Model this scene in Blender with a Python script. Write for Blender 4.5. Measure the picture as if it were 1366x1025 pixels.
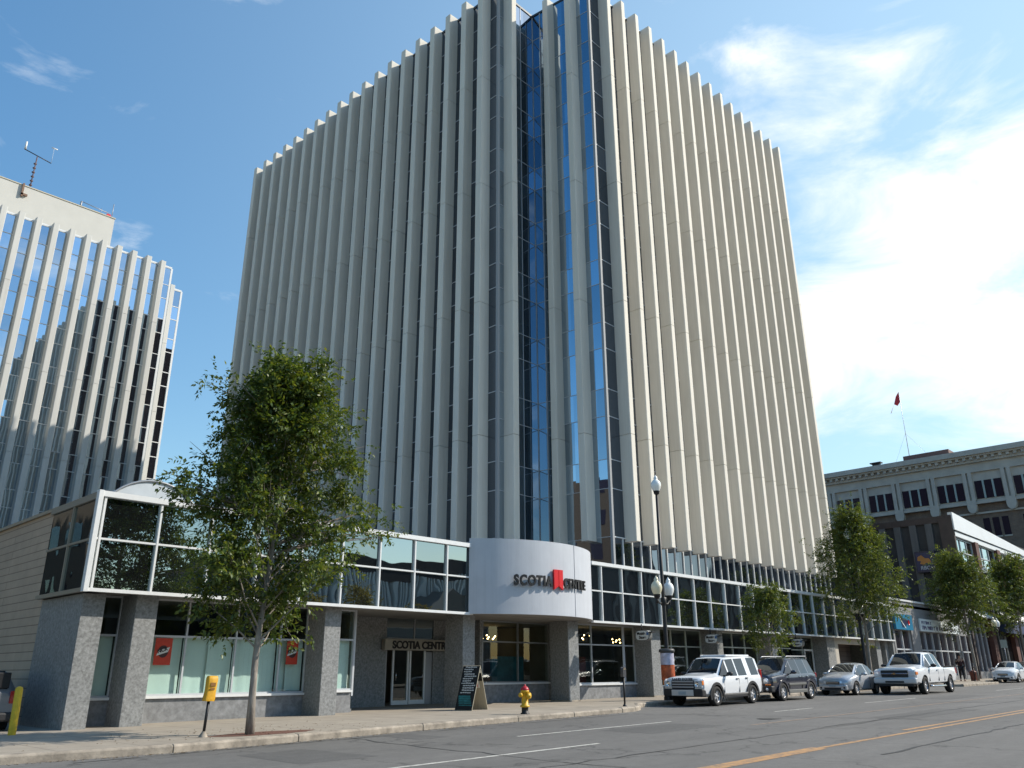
import bpy, bmesh, math, random
import numpy as np
from mathutils import Vector, Matrix
R = math.radians
random.seed(7)
for o in list(bpy.data.objects): bpy.data.objects.remove(o)
SC = bpy.context.scene
COL = SC.collection
# ------------------------------------------------------------------ camera
CAM_Z = 1.39
cd = bpy.data.cameras.new('camera'); cam = bpy.data.objects.new('camera', cd); COL.objects.link(cam)
cd.sensor_width = 36.0; cd.lens = 28.487; cd.clip_start = .1; cd.clip_end = 5000
yaw, pitch, roll = 0.80663926, 0.34185486, -0.00441476
_f = Vector((math.sin(yaw)*math.cos(pitch), math.cos(yaw)*math.cos(pitch), math.sin(pitch)))
_r = Vector((math.cos(yaw), -math.sin(yaw), 0)); _u = _r.cross(_f)
_r2 = _r*math.cos(roll) + _u*math.sin(roll); _u2 = _u*math.cos(roll) - _r*math.sin(roll)
cam.matrix_world = Matrix(((_r2.x,_u2.x,-_f.x,0),(_r2.y,_u2.y,-_f.y,0),(_r2.z,_u2.z,-_f.z,CAM_Z),(0,0,0,1)))
SC.camera = cam
# ------------------------------------------------------------------ sky and sun
SUN_EL, SUN_AZ = R(37), R(126.9)
W = bpy.data.worlds.new('World'); SC.world = W; W.use_nodes = True
nt = W.node_tree; N = nt.nodes; L = nt.links
bg = N['Background']; bg.inputs[1].default_value = 0.145
sky = N.new('ShaderNodeTexSky'); sky.sky_type = 'NISHITA'; sky.sun_disc = False
sky.sun_elevation = SUN_EL; sky.sun_rotation = SUN_AZ; sky.altitude = 600; sky.air_density = 1.5; sky.dust_density = 1.0; sky.ozone_density = 2.6
tc = N.new('ShaderNodeTexCoord')
def vmath(op, a, b):
    n = N.new('ShaderNodeVectorMath'); n.operation = op
    for i, v in enumerate((a, b)):
        if isinstance(v, (tuple, list)): n.inputs[i].default_value = v
        elif v is not None: L.new(v, n.inputs[i])
    return n
def smath(op, a, b=None, clamp=False):
    n = N.new('ShaderNodeMath'); n.operation = op; n.use_clamp = clamp
    for i, v in enumerate((a, b)):
        if isinstance(v, (int, float)): n.inputs[i].default_value = v
        elif v is not None: L.new(v, n.inputs[i])
    return n.outputs[0]
nrm = vmath('NORMALIZE', tc.outputs['Generated'], None).outputs[0]
cmap = N.new('ShaderNodeMapping'); cmap.inputs['Scale'].default_value = (1.0, 1.0, 2.6); L.new(nrm, cmap.inputs[0])
cn = N.new('ShaderNodeTexNoise'); cn.inputs['Scale'].default_value = 4.2; cn.inputs['Detail'].default_value = 10; cn.inputs['Roughness'].default_value = .6
cn.inputs['Distortion'].default_value = .5; L.new(cmap.outputs[0], cn.inputs[0])
# clouds gather in banks round a few directions of the sky: (direction, tightness, weight)
def unit(v): return tuple(Vector(v).normalized())
banks = [((1.01,.24,.50), 40, .35), ((1.0,.12,.33), 60, .31), ((1.0,.45,.36), 160, .22), ((.935,.42,.86), 900, .52), ((.25,1.0,.62), 160, .12), ((.28,.95,1.0), 90, .14), ((.12,1.0,.8), 120, .15), ((.9,-.5,.5), 12, .35), ((-.3,-1,.35), 6, .2)]
tot = None
for d, k, wt in banks:
    dp = vmath('DOT_PRODUCT', nrm, unit(d)).outputs['Value']
    g = smath('MULTIPLY', smath('EXPONENT', smath('MULTIPLY', smath('SUBTRACT', dp, 1.0), float(k))), wt)
    tot = g if tot is None else smath('ADD', tot, g)
cl = smath('ADD', smath('ADD', smath('MULTIPLY', smath('SUBTRACT', cn.outputs[0], .5), 1.7), .5), tot)
cl = smath('MULTIPLY', smath('SUBTRACT', cl, .68), 2.6, True)
cl = smath('MULTIPLY', smath('POWER', cl, 1.3), .92)
mixc = N.new('ShaderNodeMix'); mixc.data_type = 'RGBA'
L.new(cl, mixc.inputs['Factor'])
hs = N.new('ShaderNodeHueSaturation'); hs.inputs['Saturation'].default_value = 1.38; L.new(sky.outputs[0], hs.inputs['Color'])
# thin high haze whitening the sky on the sunward side
hd_ = vmath('DOT_PRODUCT', nrm, unit((1.0,-.02,.42))).outputs['Value']
hz_ = smath('MULTIPLY', smath('EXPONENT', smath('MULTIPLY', smath('SUBTRACT', hd_, 1.0), 2.6)), .60, True)
mixh = N.new('ShaderNodeMix'); mixh.data_type = 'RGBA'; L.new(hz_, mixh.inputs['Factor']); L.new(hs.outputs[0], mixh.inputs['A']); mixh.inputs['B'].default_value = (4.7, 6.3, 7.0, 1)
L.new(mixh.outputs['Result'], mixc.inputs['A']); mixc.inputs['B'].default_value = (6.6, 6.9, 7.1, 1)
L.new(mixc.outputs['Result'], bg.inputs[0])
sd = bpy.data.lights.new('sun', 'SUN'); sun = bpy.data.objects.new('sun', sd); COL.objects.link(sun)
sd.energy = 5.0; sd.angle = R(.5); sd.color = (1.0, .93, .82)
sdir = Vector((math.sin(SUN_AZ)*math.cos(SUN_EL), math.cos(SUN_AZ)*math.cos(SUN_EL), math.sin(SUN_EL)))
sun.rotation_euler = sdir.to_track_quat('Z', 'Y').to_euler(); sun.location = (60, -40, 80)
SC.view_settings.view_transform = 'Standard'; SC.view_settings.look = 'None'; SC.view_settings.gamma = 1; SC.view_settings.exposure = 0.24
SC.render.engine = 'CYCLES'
SC.cycles.max_bounces = 8; SC.cycles.diffuse_bounces = 4; SC.cycles.glossy_bounces = 4; SC.cycles.transparent_max_bounces = 16
SC.cycles.use_denoising = True
# ------------------------------------------------------------------ materials
MATS = {}
def mat(name, c, rough=.6, metal=0, var=0, vs=3, bump=0, bs=20, ior=1.45, emis=None, es=0, coat=0, stretch=None, var2=None, trans=0, isl=0, streak=0):
    """principled material; var = noise mottling of the colour itself (grain, dirt), bump = fine relief"""
    if name in MATS: return MATS[name]
    m = bpy.data.materials.new(name); m.use_nodes = True; t = m.node_tree; p = t.nodes['Principled BSDF']
    p.inputs['Base Color'].default_value = (*c, 1); p.inputs['Roughness'].default_value = rough; p.inputs['Metallic'].default_value = metal
    p.inputs['IOR'].default_value = ior
    if coat: p.inputs['Coat Weight'].default_value = coat; p.inputs['Coat Roughness'].default_value = .04
    if emis: p.inputs['Emission Color'].default_value = (*emis, 1); p.inputs['Emission Strength'].default_value = es
    if trans: p.inputs['Transmission Weight'].default_value = trans
    if var or bump:
        g = t.nodes.new('ShaderNodeTexCoord'); mp = t.nodes.new('ShaderNodeMapping'); t.links.new(g.outputs['Object'], mp.inputs[0])
        if stretch: mp.inputs['Scale'].default_value = stretch
    if var:
        n = t.nodes.new('ShaderNodeTexNoise'); n.inputs['Scale'].default_value = vs; n.inputs['Detail'].default_value = 8; n.inputs['Roughness'].default_value = .65
        t.links.new(mp.outputs[0], n.inputs[0])
        r = t.nodes.new('ShaderNodeValToRGB'); r.color_ramp.elements[0].position = .3; r.color_ramp.elements[1].position = .7
        a = tuple(max(0, v*(1-var)) for v in c); b = tuple(min(1, v*(1+var)) for v in c)
        if var2: b = var2
        r.color_ramp.elements[0].color = (*a, 1); r.color_ramp.elements[1].color = (*b, 1)
        t.links.new(n.outputs[0], r.inputs[0]); t.links.new(r.outputs[0], p.inputs['Base Color'])
    if isl or streak:
        src = p.inputs['Base Color'].links[0].from_socket; f = t.nodes.new('ShaderNodeMapRange'); f.inputs['To Min'].default_value = 1-isl; f.inputs['To Max'].default_value = 1+isl
        gg = t.nodes.new('ShaderNodeNewGeometry'); t.links.new(gg.outputs['Random Per Island'], f.inputs['Value'])
        m2 = t.nodes.new('ShaderNodeMapping'); m2.inputs['Scale'].default_value = (2.2, 2.2, .07); t.links.new(g.outputs['Object'], m2.inputs[0])
        n3 = t.nodes.new('ShaderNodeTexNoise'); n3.inputs['Scale'].default_value = 3.0; n3.inputs['Detail'].default_value = 7; n3.inputs['Roughness'].default_value = .7; t.links.new(m2.outputs[0], n3.inputs[0])
        f2 = t.nodes.new('ShaderNodeMapRange'); f2.inputs['From Min'].default_value = .45; f2.inputs['From Max'].default_value = .75; f2.inputs['To Min'].default_value = 1; f2.inputs['To Max'].default_value = 1-streak; t.links.new(n3.outputs[0], f2.inputs['Value'])
        ml = t.nodes.new('ShaderNodeMath'); ml.operation = 'MULTIPLY'; t.links.new(f.outputs[0], ml.inputs[0]); t.links.new(f2.outputs[0], ml.inputs[1])
        vs_ = t.nodes.new('ShaderNodeVectorMath'); vs_.operation = 'SCALE'; t.links.new(src, vs_.inputs[0]); t.links.new(ml.outputs[0], vs_.inputs['Scale']); t.links.new(vs_.outputs[0], p.inputs['Base Color'])
    if bump:
        n2 = t.nodes.new('ShaderNodeTexNoise'); n2.inputs['Scale'].default_value = bs; n2.inputs['Detail'].default_value = 6
        t.links.new(mp.outputs[0], n2.inputs[0])
        b = t.nodes.new('ShaderNodeBump'); b.inputs['Strength'].default_value = bump; b.inputs['Distance'].default_value = .02
        t.links.new(n2.outputs[0], b.inputs['Height']); t.links.new(b.outputs[0], p.inputs['Normal'])
    MATS[name] = m; return m
def mirror_glass(name, tint, refl, wave, ws, body=(.012,.016,.02)):
    """coated facade glass: dark body seen through a wavy reflective coat that strengthens at grazing angles"""
    m = bpy.data.materials.new(name); m.use_nodes = True; t = m.node_tree; t.nodes.remove(t.nodes['Principled BSDF'])
    out = t.nodes['Material Output']
    d = t.nodes.new('ShaderNodeBsdfDiffuse'); d.inputs[0].default_value = (*body, 1)
    g = t.nodes.new('ShaderNodeBsdfGlossy'); g.inputs[0].default_value = (*tint, 1); g.inputs['Roughness'].default_value = .01
    lw = t.nodes.new('ShaderNodeLayerWeight'); lw.inputs[0].default_value = .5
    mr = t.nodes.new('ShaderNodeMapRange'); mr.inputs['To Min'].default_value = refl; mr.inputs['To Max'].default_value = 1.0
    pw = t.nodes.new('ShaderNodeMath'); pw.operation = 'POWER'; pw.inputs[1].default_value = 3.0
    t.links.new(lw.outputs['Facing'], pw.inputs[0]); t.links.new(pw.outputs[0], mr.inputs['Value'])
    mx = t.nodes.new('ShaderNodeMixShader'); t.links.new(mr.outputs[0], mx.inputs[0]); t.links.new(d.outputs[0], mx.inputs[1]); t.links.new(g.outputs[0], mx.inputs[2])
    co = t.nodes.new('ShaderNodeTexCoord'); n = t.nodes.new('ShaderNodeTexNoise'); n.inputs['Scale'].default_value = ws; n.inputs['Detail'].default_value = 1.5
    t.links.new(co.outputs['Object'], n.inputs[0])
    b = t.nodes.new('ShaderNodeBump'); b.inputs['Strength'].default_value = 1; b.inputs['Distance'].default_value = wave
    t.links.new(n.outputs[0], b.inputs['Height']); t.links.new(b.outputs[0], g.inputs['Normal'])
    ge = t.nodes.new('ShaderNodeNewGeometry'); rm = t.nodes.new('ShaderNodeMapRange'); rm.inputs['To Min'].default_value = .72; rm.inputs['To Max'].default_value = 1.08; t.links.new(ge.outputs['Random Per Island'], rm.inputs['Value'])
    sv = t.nodes.new('ShaderNodeVectorMath'); sv.operation = 'SCALE'; sv.inputs[0].default_value = tint; t.links.new(rm.outputs[0], sv.inputs['Scale']); t.links.new(sv.outputs[0], g.inputs[0])
    t.links.new(mx.outputs[0], out.inputs[0]); MATS[name] = m; return m
def clear_glass(name, tint, refl=.08):
    m = bpy.data.materials.new(name); m.use_nodes = True; t = m.node_tree; t.nodes.remove(t.nodes['Principled BSDF'])
    out = t.nodes['Material Output']
    d = t.nodes.new('ShaderNodeBsdfTransparent'); d.inputs[0].default_value = (*tint, 1)
    g = t.nodes.new('ShaderNodeBsdfGlossy'); g.inputs[0].default_value = (.9, .95, .93, 1); g.inputs['Roughness'].default_value = .01
    lw = t.nodes.new('ShaderNodeLayerWeight'); lw.inputs[0].default_value = .5
    mr = t.nodes.new('ShaderNodeMapRange'); mr.inputs['To Min'].default_value = refl; mr.inputs['To Max'].default_value = .9
    pw = t.nodes.new('ShaderNodeMath'); pw.operation = 'POWER'; pw.inputs[1].default_value = 4.0
    t.links.new(lw.outputs['Facing'], pw.inputs[0]); t.links.new(pw.outputs[0], mr.inputs['Value'])
    mx = t.nodes.new('ShaderNodeMixShader'); t.links.new(mr.outputs[0], mx.inputs[0]); t.links.new(d.outputs[0], mx.inputs[1]); t.links.new(g.outputs[0], mx.inputs[2])
    t.links.new(mx.outputs[0], out.inputs[0]); MATS[name] = m; return m
def brick(name, c1, c2, mortar, sx, sz, msize=.02, rough=.8, bw=.5, rh=.25, offset=.5, axes='xz', bump=.3, noise=.25):
    m = bpy.data.materials.new(name); m.use_nodes = True; t = m.node_tree; p = t.nodes['Principled BSDF']; p.inputs['Roughness'].default_value = rough
    g = t.nodes.new('ShaderNodeTexCoord'); s = t.nodes.new('ShaderNodeSeparateXYZ'); c = t.nodes.new('ShaderNodeCombineXYZ')
    t.links.new(g.outputs['Object'], s.inputs[0]); ix = {'x':0,'y':1,'z':2}
    t.links.new(s.outputs[ix[axes[0]]], c.inputs[0]); t.links.new(s.outputs[ix[axes[1]]], c.inputs[1])
    b = t.nodes.new('ShaderNodeTexBrick'); b.inputs['Scale'].default_value = 1; b.inputs['Brick Width'].default_value = sx; b.inputs['Row Height'].default_value = sz
    b.inputs['Mortar Size'].default_value = msize; b.offset = offset; b.inputs['Color1'].default_value = (*c1,1); b.inputs['Color2'].default_value = (*c2,1); b.inputs['Mortar'].default_value = (*mortar,1)
    t.links.new(c.outputs[0], b.inputs['Vector'])
    n = t.nodes.new('ShaderNodeTexNoise'); n.inputs['Scale'].default_value = 1.3; n.inputs['Detail'].default_value = 9; n.inputs['Roughness'].default_value = .7
    t.links.new(g.outputs['Object'], n.inputs[0])
    mr = t.nodes.new('ShaderNodeMapRange'); mr.inputs['From Min'].default_value = .3; mr.inputs['From Max'].default_value = .7; mr.inputs['To Min'].default_value = 1-noise; mr.inputs['To Max'].default_value = 1+noise
    t.links.new(n.outputs[0], mr.inputs['Value'])
    mx = t.nodes.new('ShaderNodeVectorMath'); mx.operation = 'SCALE'; t.links.new(b.outputs[0], mx.inputs[0]); t.links.new(mr.outputs[0], mx.inputs['Scale'])
    t.links.new(mx.outputs[0], p.inputs['Base Color'])
    bp = t.nodes.new('ShaderNodeBump'); bp.inputs['Strength'].default_value = bump; bp.inputs['Distance'].default_value = .02; bp.invert = True
    t.links.new(b.outputs['Fac'], bp.inputs['Height']); t.links.new(bp.outputs[0], p.inputs['Normal'])
    MATS[name] = m; return m
concrete = mat('precast concrete', (.68,.64,.56), .8, var=.05, vs=1.1, bump=.25, bs=40, stretch=(1,1,.25), isl=.045, streak=.10)
concrete2 = mat('precast concrete white', (.56,.55,.51), .8, var=.06, vs=.8, bump=.2, bs=30, stretch=(1,1,.2), isl=.04, streak=.12)
whitem = mat('white painted metal', (.66,.67,.665), .35, var=.05, vs=5)
alum = mat('aluminium trim', (.46,.48,.50), .5, .1)
alumd = mat('aluminium trim grey', (.30,.31,.32), .4, .5)
tglass = mirror_glass('tower glass', (.55,.62,.74), .26, .010, .35)
notchg = mirror_glass('corner glass', (.66,.78,.90), .60, .010, .35)
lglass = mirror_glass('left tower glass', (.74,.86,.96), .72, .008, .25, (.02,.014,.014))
pglass = mirror_glass('podium band glass', (.62,.72,.74), .50, .022, .40, (.01,.011,.012))
nglass = mirror_glass('bronze glass', (.6,.56,.6), .35, .02, .5, (.02,.014,.016))
sglass = clear_glass('storefront glass', (.72,.83,.80), .06)
granite = mat('grey granite', (.215,.22,.218), .5, var=.45, vs=14, bump=.08, bs=60)
granite_d = mat('grey granite base', (.20,.205,.21), .55, var=.35, vs=6, bump=.08, bs=60)
soffit_m = mat('soffit panel', (.22,.21,.195), .8, var=.06)
drum_m = mat('brushed silver cladding', (.46,.48,.515), .55, 0, var=.05, vs=1.2, streak=.10, isl=.0)
black = mat('black paint', (.008,.008,.009), .5)
blackp = mat('black plastic', (.02,.02,.022), .55)
red = mat('red acrylic', (.62,.015,.02), .35)
roofm = mat('roof gravel', (.22,.21,.20), .9, var=.2, vs=8)
dark = mat('dark interior', (.035,.034,.032), .8)
inter = mat('interior wall', (.12,.12,.11), .8, var=.2, vs=1)
siding = brick('tan horizontal siding', (.45,.34,.245), (.47,.355,.255), (.20,.145,.10), 40.0, .245, .012, .7, axes='yz', noise=.12)
paper = mat('white window paper', (.80,.84,.81), .9, var=.05, vs=1.5, bump=.3, bs=2.5)
rubber = mat('tyre rubber', (.018,.018,.018), .85, var=.3, vs=10)
chrome = mat('chrome', (.75,.75,.76), .12, 1)
alloy = mat('alloy wheel', (.42,.42,.43), .4, .3)
lensm = mat('clear lamp lens', (.75,.77,.8), .08, .3, coat=1)
amber = mat('amber lens', (.8,.22,.03), .2, coat=1)
redl = mat('red tail lens', (.35,.01,.01), .2, coat=1)
carglass = mirror_glass('car glass', (.62,.66,.68), .07, .0, 1, (.015,.017,.018))
bark = mat('bark', (.25,.22,.185), .9, var=.45, vs=9, bump=1, bs=14, stretch=(1,1,.3))
# ------------------------------------------------------------------ mesh helpers
class MB:
    def __init__(s): s.v = []; s.f = []; s.mi = []; s.sm = []
    def add(s, vs, fs, mi=0, sm=False):
        b = len(s.v); s.v += [tuple(v) for v in vs]; s.f += [tuple(b+i for i in f) for f in fs]; s.mi += [mi]*len(fs); s.sm += [sm]*len(fs); return s
    def box(s, x0, x1, y0, y1, z0, z1, mi=0):
        if x0 > x1: x0, x1 = x1, x0
        if y0 > y1: y0, y1 = y1, y0
        if z0 > z1: z0, z1 = z1, z0
        return s.add([(x0,y0,z0),(x1,y0,z0),(x1,y1,z0),(x0,y1,z0),(x0,y0,z1),(x1,y0,z1),(x1,y1,z1),(x0,y1,z1)],
              [(0,3,2,1),(4,5,6,7),(0,1,5,4),(1,2,6,5),(2,3,7,6),(3,0,4,7)], mi)
    def quad(s, a, b, c, d, mi=0): return s.add([a,b,c,d], [(0,1,2,3)], mi)
    def prism(s, poly, axis, a0, a1, mi=0, sm=False):
        """polygon in the two other axes extruded along axis"""
        def P(u, v, w):
            return {'x':(w,u,v), 'y':(u,w,v), 'z':(u,v,w)}[axis]
        n = len(poly)
        s.add([P(u,v,a0) for u,v in poly] + [P(u,v,a1) for u,v in poly], [tuple(range(n))[::-1], tuple(range(n,2*n))], mi)
        for i in range(n):
            j = (i+1) % n
            s.add([P(*poly[i],a0),P(*poly[j],a0),P(*poly[j],a1),P(*poly[i],a1)], [(0,1,2,3)], mi, sm)
        return s
    def tube(s, pts, rads, n=8, mi=0, cap=True):
        pts = [Vector(p) for p in pts]
        if isinstance(rads, (int, float)): rads = [rads]*len(pts)
        rings = []; up = Vector((0,0,1)); prev = None
        for i, p in enumerate(pts):
            d = (pts[min(i+1,len(pts)-1)] - pts[max(i-1,0)]).normalized()
            if prev is None:
                a = d.cross(up);  a = a if a.length > .05 else d.cross(Vector((1,0,0)))
            else: a = prev - d*prev.dot(d)
            a.normalize(); prev = a; b = d.cross(a)
            rings.append([p + (a*math.cos(2*math.pi*k/n) + b*math.sin(2*math.pi*k/n))*rads[i] for k in range(n)])
        base = len(s.v)
        for r in rings: s.v += [tuple(v) for v in r]
        for i in range(len(rings)-1):
            for k in range(n):
                s.f.append((base+i*n+k, base+i*n+(k+1)%n, base+(i+1)*n+(k+1)%n, base+(i+1)*n+k)); s.mi.append(mi); s.sm.append(True)
        if cap:
            s.f.append(tuple(base+k for k in range(n))[::-1]); s.mi.append(mi); s.sm.append(False)
            e = base+(len(rings)-1)*n; s.f.append(tuple(e+k for k in range(n))); s.mi.append(mi); s.sm.append(False)
        return s
    def lathe(s, prof, c=(0,0,0), axis='z', n=20, mi=0, sm=True):
        """prof: (radius, height along axis)"""
        base = len(s.v)
        for r, h in prof:
            for k in range(n):
                a = 2*math.pi*k/n; u, v = r*math.cos(a), r*math.sin(a)
                p = {'z':(u,v,h),'y':(u,h,v),'x':(h,u,v)}[axis]
                s.v.append((c[0]+p[0], c[1]+p[1], c[2]+p[2]))
        for i in range(len(prof)-1):
            for k in range(n):
                s.f.append((base+i*n+k, base+i*n+(k+1)%n, base+(i+1)*n+(k+1)%n, base+(i+1)*n+k)); s.mi.append(mi); s.sm.append(sm)
        return s
    def join(s, o, M=None):
        b = len(s.v); s.v += [tuple(M @ Vector(v)) if M else v for v in o.v]; s.f += [tuple(b+i for i in f) for f in o.f]; s.mi += o.mi; s.sm += o.sm; return s
    def mesh(s, name, mats):
        me = bpy.data.meshes.new(name); me.from_pydata(s.v, [], s.f); me.update()
        for m in (mats if isinstance(mats, (list, tuple)) else [mats]): me.materials.append(m)
        me.polygons.foreach_set('material_index', s.mi); me.polygons.foreach_set('use_smooth', s.sm)
        bm = bmesh.new(); bm.from_mesh(me); bmesh.ops.recalc_face_normals(bm, faces=bm.faces); bm.to_mesh(me); bm.free()
        return me
    def build(s, name, mats, parent=None, bevel=0, seg=2, norm=True):
        me = s.mesh(name, mats)
        o = bpy.data.objects.new(name, me); COL.objects.link(o)
        if parent: o.parent = parent
        if bevel:
            b = o.modifiers.new('bevel', 'BEVEL'); b.width = bevel; b.segments = seg; b.limit_method = 'ANGLE'; b.angle_limit = R(35)
        return o
def thing(name, label, cat, loc=(0,0,0), rot=(0,0,0), group=None, scale=1):
    o = bpy.data.objects.new(name, None); COL.objects.link(o); o.location = loc; o.rotation_euler = rot; o.scale = (scale,)*3
    o.empty_display_size = .3; o['label'] = label; o['category'] = cat
    if group: o['group'] = group
    return o
def tag(o, label, cat, group=None):
    o['label'] = label; o['category'] = cat
    if group: o['group'] = group
    return o
def struct(o): o['kind'] = 'structure'; return o
def children(o): return [c for c in bpy.data.objects if c.parent == o]
def copy_tree(o, parent=None):
    c = o.copy(); COL.objects.link(c); c.parent = parent
    for ch in children(o): copy_tree(ch, c)
    return c
def gz(x): return .008*x
def text_mb(s, size, depth, bold=0.0, mi=0, sx=1.0):
    """lettering lying in the local xz plane, facing -y, origin at its left baseline"""
    cu = bpy.data.curves.new('t', 'FONT'); cu.body = s; cu.size = size; cu.extrude = depth/2; cu.offset = bold
    ob = bpy.data.objects.new('t', cu); COL.objects.link(ob)
    dg = bpy.context.evaluated_depsgraph_get(); me = bpy.data.meshes.new_from_object(ob.evaluated_get(dg))
    m = MB(); m.add([(v.co.x*sx, -v.co.z, v.co.y) for v in me.vertices], [tuple(p.vertices) for p in me.polygons], mi)
    w = max((v[0] for v in m.v), default=0)
    bpy.data.objects.remove(ob); bpy.data.curves.remove(cu); bpy.data.meshes.remove(me)
    return m, w
def T(x, y, z, rz=0, ry=0, rx=0, s=1):
    return Matrix.Translation((x,y,z)) @ Matrix.Rotation(rz,4,'Z') @ Matrix.Rotation(ry,4,'Y') @ Matrix.Rotation(rx,4,'X') @ Matrix.Scale(s,4)
# ================================================================== GROUND
def sheet(name, x0, x1, y0, y1, dz, m, nx=1):
    b = MB()
    b.quad((x0,y0,gz(x0)+dz),(x1,y0,gz(x1)+dz),(x1,y1,gz(x1)+dz),(x0,y1,gz(x0)+dz)); return struct(b.build(name, m))
def ground_mat(name, c, specks, crack=0):
    m = bpy.data.materials.new(name); m.use_nodes = True; t = m.node_tree; p = t.nodes['Principled BSDF']; p.inputs['Roughness'].default_value = .88
    g = t.nodes.new('ShaderNodeTexCoord')
    def noise(sc, det, stretch=None):
        n = t.nodes.new('ShaderNodeTexNoise'); n.inputs['Scale'].default_value = sc; n.inputs['Detail'].default_value = det; n.inputs['Roughness'].default_value = .7
        if stretch:
            mp = t.nodes.new('ShaderNodeMapping'); mp.inputs['Scale'].default_value = stretch; t.links.new(g.outputs['Object'], mp.inputs[0]); t.links.new(mp.outputs[0], n.inputs[0])
        else: t.links.new(g.outputs['Object'], n.inputs[0])
        return n.outputs[0]
    def mrange(a, f0, f1, t0, t1):
        r = t.nodes.new('ShaderNodeMapRange'); r.inputs['From Min'].default_value = f0; r.inputs['From Max'].default_value = f1; r.inputs['To Min'].default_value = t0; r.inputs['To Max'].default_value = t1
        t.links.new(a, r.inputs['Value']); return r.outputs[0]
    def mul(a, b):
        r = t.nodes.new('ShaderNodeMath'); r.operation = 'MULTIPLY'; t.links.new(a, r.inputs[0]); t.links.new(b, r.inputs[1]); return r.outputs[0]
    f = mul(mrange(noise(.35, 6, (.25, 1.3, 1)), .3, .7, .80, 1.18), mrange(noise(60, 3), .3, .7, 1-specks, 1+specks))
    f = mul(f, mrange(noise(4, 8), .3, .7, .88, 1.12))
    if crack:
        v = t.nodes.new('ShaderNodeTexVoronoi'); v.feature = 'DISTANCE_TO_EDGE'; v.inputs['Scale'].default_value = crack
        w = t.nodes.new('ShaderNodeVectorMath'); w.operation = 'ADD'; t.links.new(g.outputs['Object'], w.inputs[0])
        nn = t.nodes.new('ShaderNodeTexNoise'); nn.inputs['Scale'].default_value = 1.2; nn.inputs['Detail'].default_value = 5; t.links.new(g.outputs['Object'], nn.inputs[0])
        sc = t.nodes.new('ShaderNodeVectorMath'); sc.operation = 'SCALE'; sc.inputs['Scale'].default_value = 2.2; t.links.new(nn.outputs['Color'], sc.inputs[0]); t.links.new(sc.outputs[0], w.inputs[1])
        t.links.new(w.outputs[0], v.inputs['Vector'])
        f = mul(f, mrange(v.outputs['Distance'], .0, .012, .55, 1.0))
    s = t.nodes.new('ShaderNodeVectorMath'); s.operation = 'SCALE'; s.inputs[0].default_value = c; t.links.new(f, s.inputs['Scale'])
    t.links.new(s.outputs[0], p.inputs['Base Color'])
    b = t.nodes.new('ShaderNodeBump'); b.inputs['Strength'].default_value = .5; b.inputs['Distance'].default_value = .01
    t.links.new(noise(90, 3), b.inputs['Height']); t.links.new(b.outputs[0], p.inputs['Normal'])
    MATS[name] = m; return m
asphalt = ground_mat('asphalt', (.128,.122,.113), .25, .16)
earth = ground_mat('far ground', (.14,.13,.115), .2)
sidewalk_m = brick('sidewalk concrete', (.29,.25,.20), (.315,.272,.215), (.16,.135,.11), 1.5, 1.5, .012, .85, axes='xy', offset=0, noise=.16, bump=.2)
kerb_m = mat('kerb concrete', (.29,.25,.20), .85, var=.45, vs=3, bump=.4, bs=18)
sheet('ground', -500, 900, -400, 900, -.30, earth)
sheet('road', -200, 500, -1.6, 21.0, -.15, asphalt)
sheet('alley', -14, 8.0, 23.6, 120, -.02, ground_mat('alley asphalt', (.10,.095,.09), .2, .3))
# far pavement: bulb-out on the left, kerb set back behind the parked vehicles from x = 26
KP = [(-60,17.5),(2,17.5),(5,17.35),(8,17.0),(11,17.25),(15,17.65),(19,18.0),(24.6,18.3),(25.6,18.45),(26.6,18.95),(27.5,19.7),(28.4,20.1),(30,20.2),(45,20.2),(62,20.2),(63,18.4),(71,18.3),(72.5,20.2),(100,20.2),(260,20.2)]
b = MB()
for (xa,ya),(xb,yb) in zip(KP, KP[1:]):
    b.quad((xa,ya+.16,gz(xa)),(xb,yb+.16,gz(xb)),(xb,30,gz(xb)),(xa,30,gz(xa)))
sw = struct(b.build('sidewalk', sidewalk_m)); 
b = MB()
random.seed(3)
def kerb_between(pa, pb):
    (xa,ya),(xb,yb) = pa, pb; n = max(1, int(math.hypot(xb-xa, yb-ya)/2.4))
    for i in range(n):
        t0, t1 = i/n, (i+1)/n - .012/max(.2, math.hypot(xb-xa, yb-ya)/n*1)
        j = random.uniform(-.008, .008)
        P = [(xa+(xb-xa)*t, ya+(yb-ya)*t) for t in (t0, t1)]
        (x0,y0),(x1,y1) = P; h = .012 + j
        sec = lambda x, y: [(x,y,gz(x)-.25),(x,y,gz(x)-.035+h),(x,y+.04,gz(x)+h),(x,y+.19,gz(x)+h),(x,y+.19,gz(x)-.25)]
        A, B = sec(x0,y0), sec(x1,y1)
        b.add(A+B, [(0,1,6,5),(1,2,7,6),(2,3,8,7),(3,4,9,8),(0,4,3,2,1),(5,6,7,8,9)])
for a, c in zip(KP[1:], KP[2:]): 
    if a[0] < 150: kerb_between(a, c)
kb = struct(b.build('kerb', kerb_m, bevel=.012, seg=1))
b = MB()
for xa in np.arange(-30, 120, 30): b.quad((xa,-9,gz(xa)),(xa+30,-9,gz(xa+30)),(xa+30,-1.8,gz(xa+30)),(xa,-1.8,gz(xa)))
struct(b.build('near_sidewalk', sidewalk_m))
b = MB()
for xa in np.arange(-30, 120, 3.0): b.box(xa, xa+2.98, -1.8, -1.6, gz(xa)-.25, gz(xa)+.01)
struct(b.build('near_kerb', kerb_m))
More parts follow.
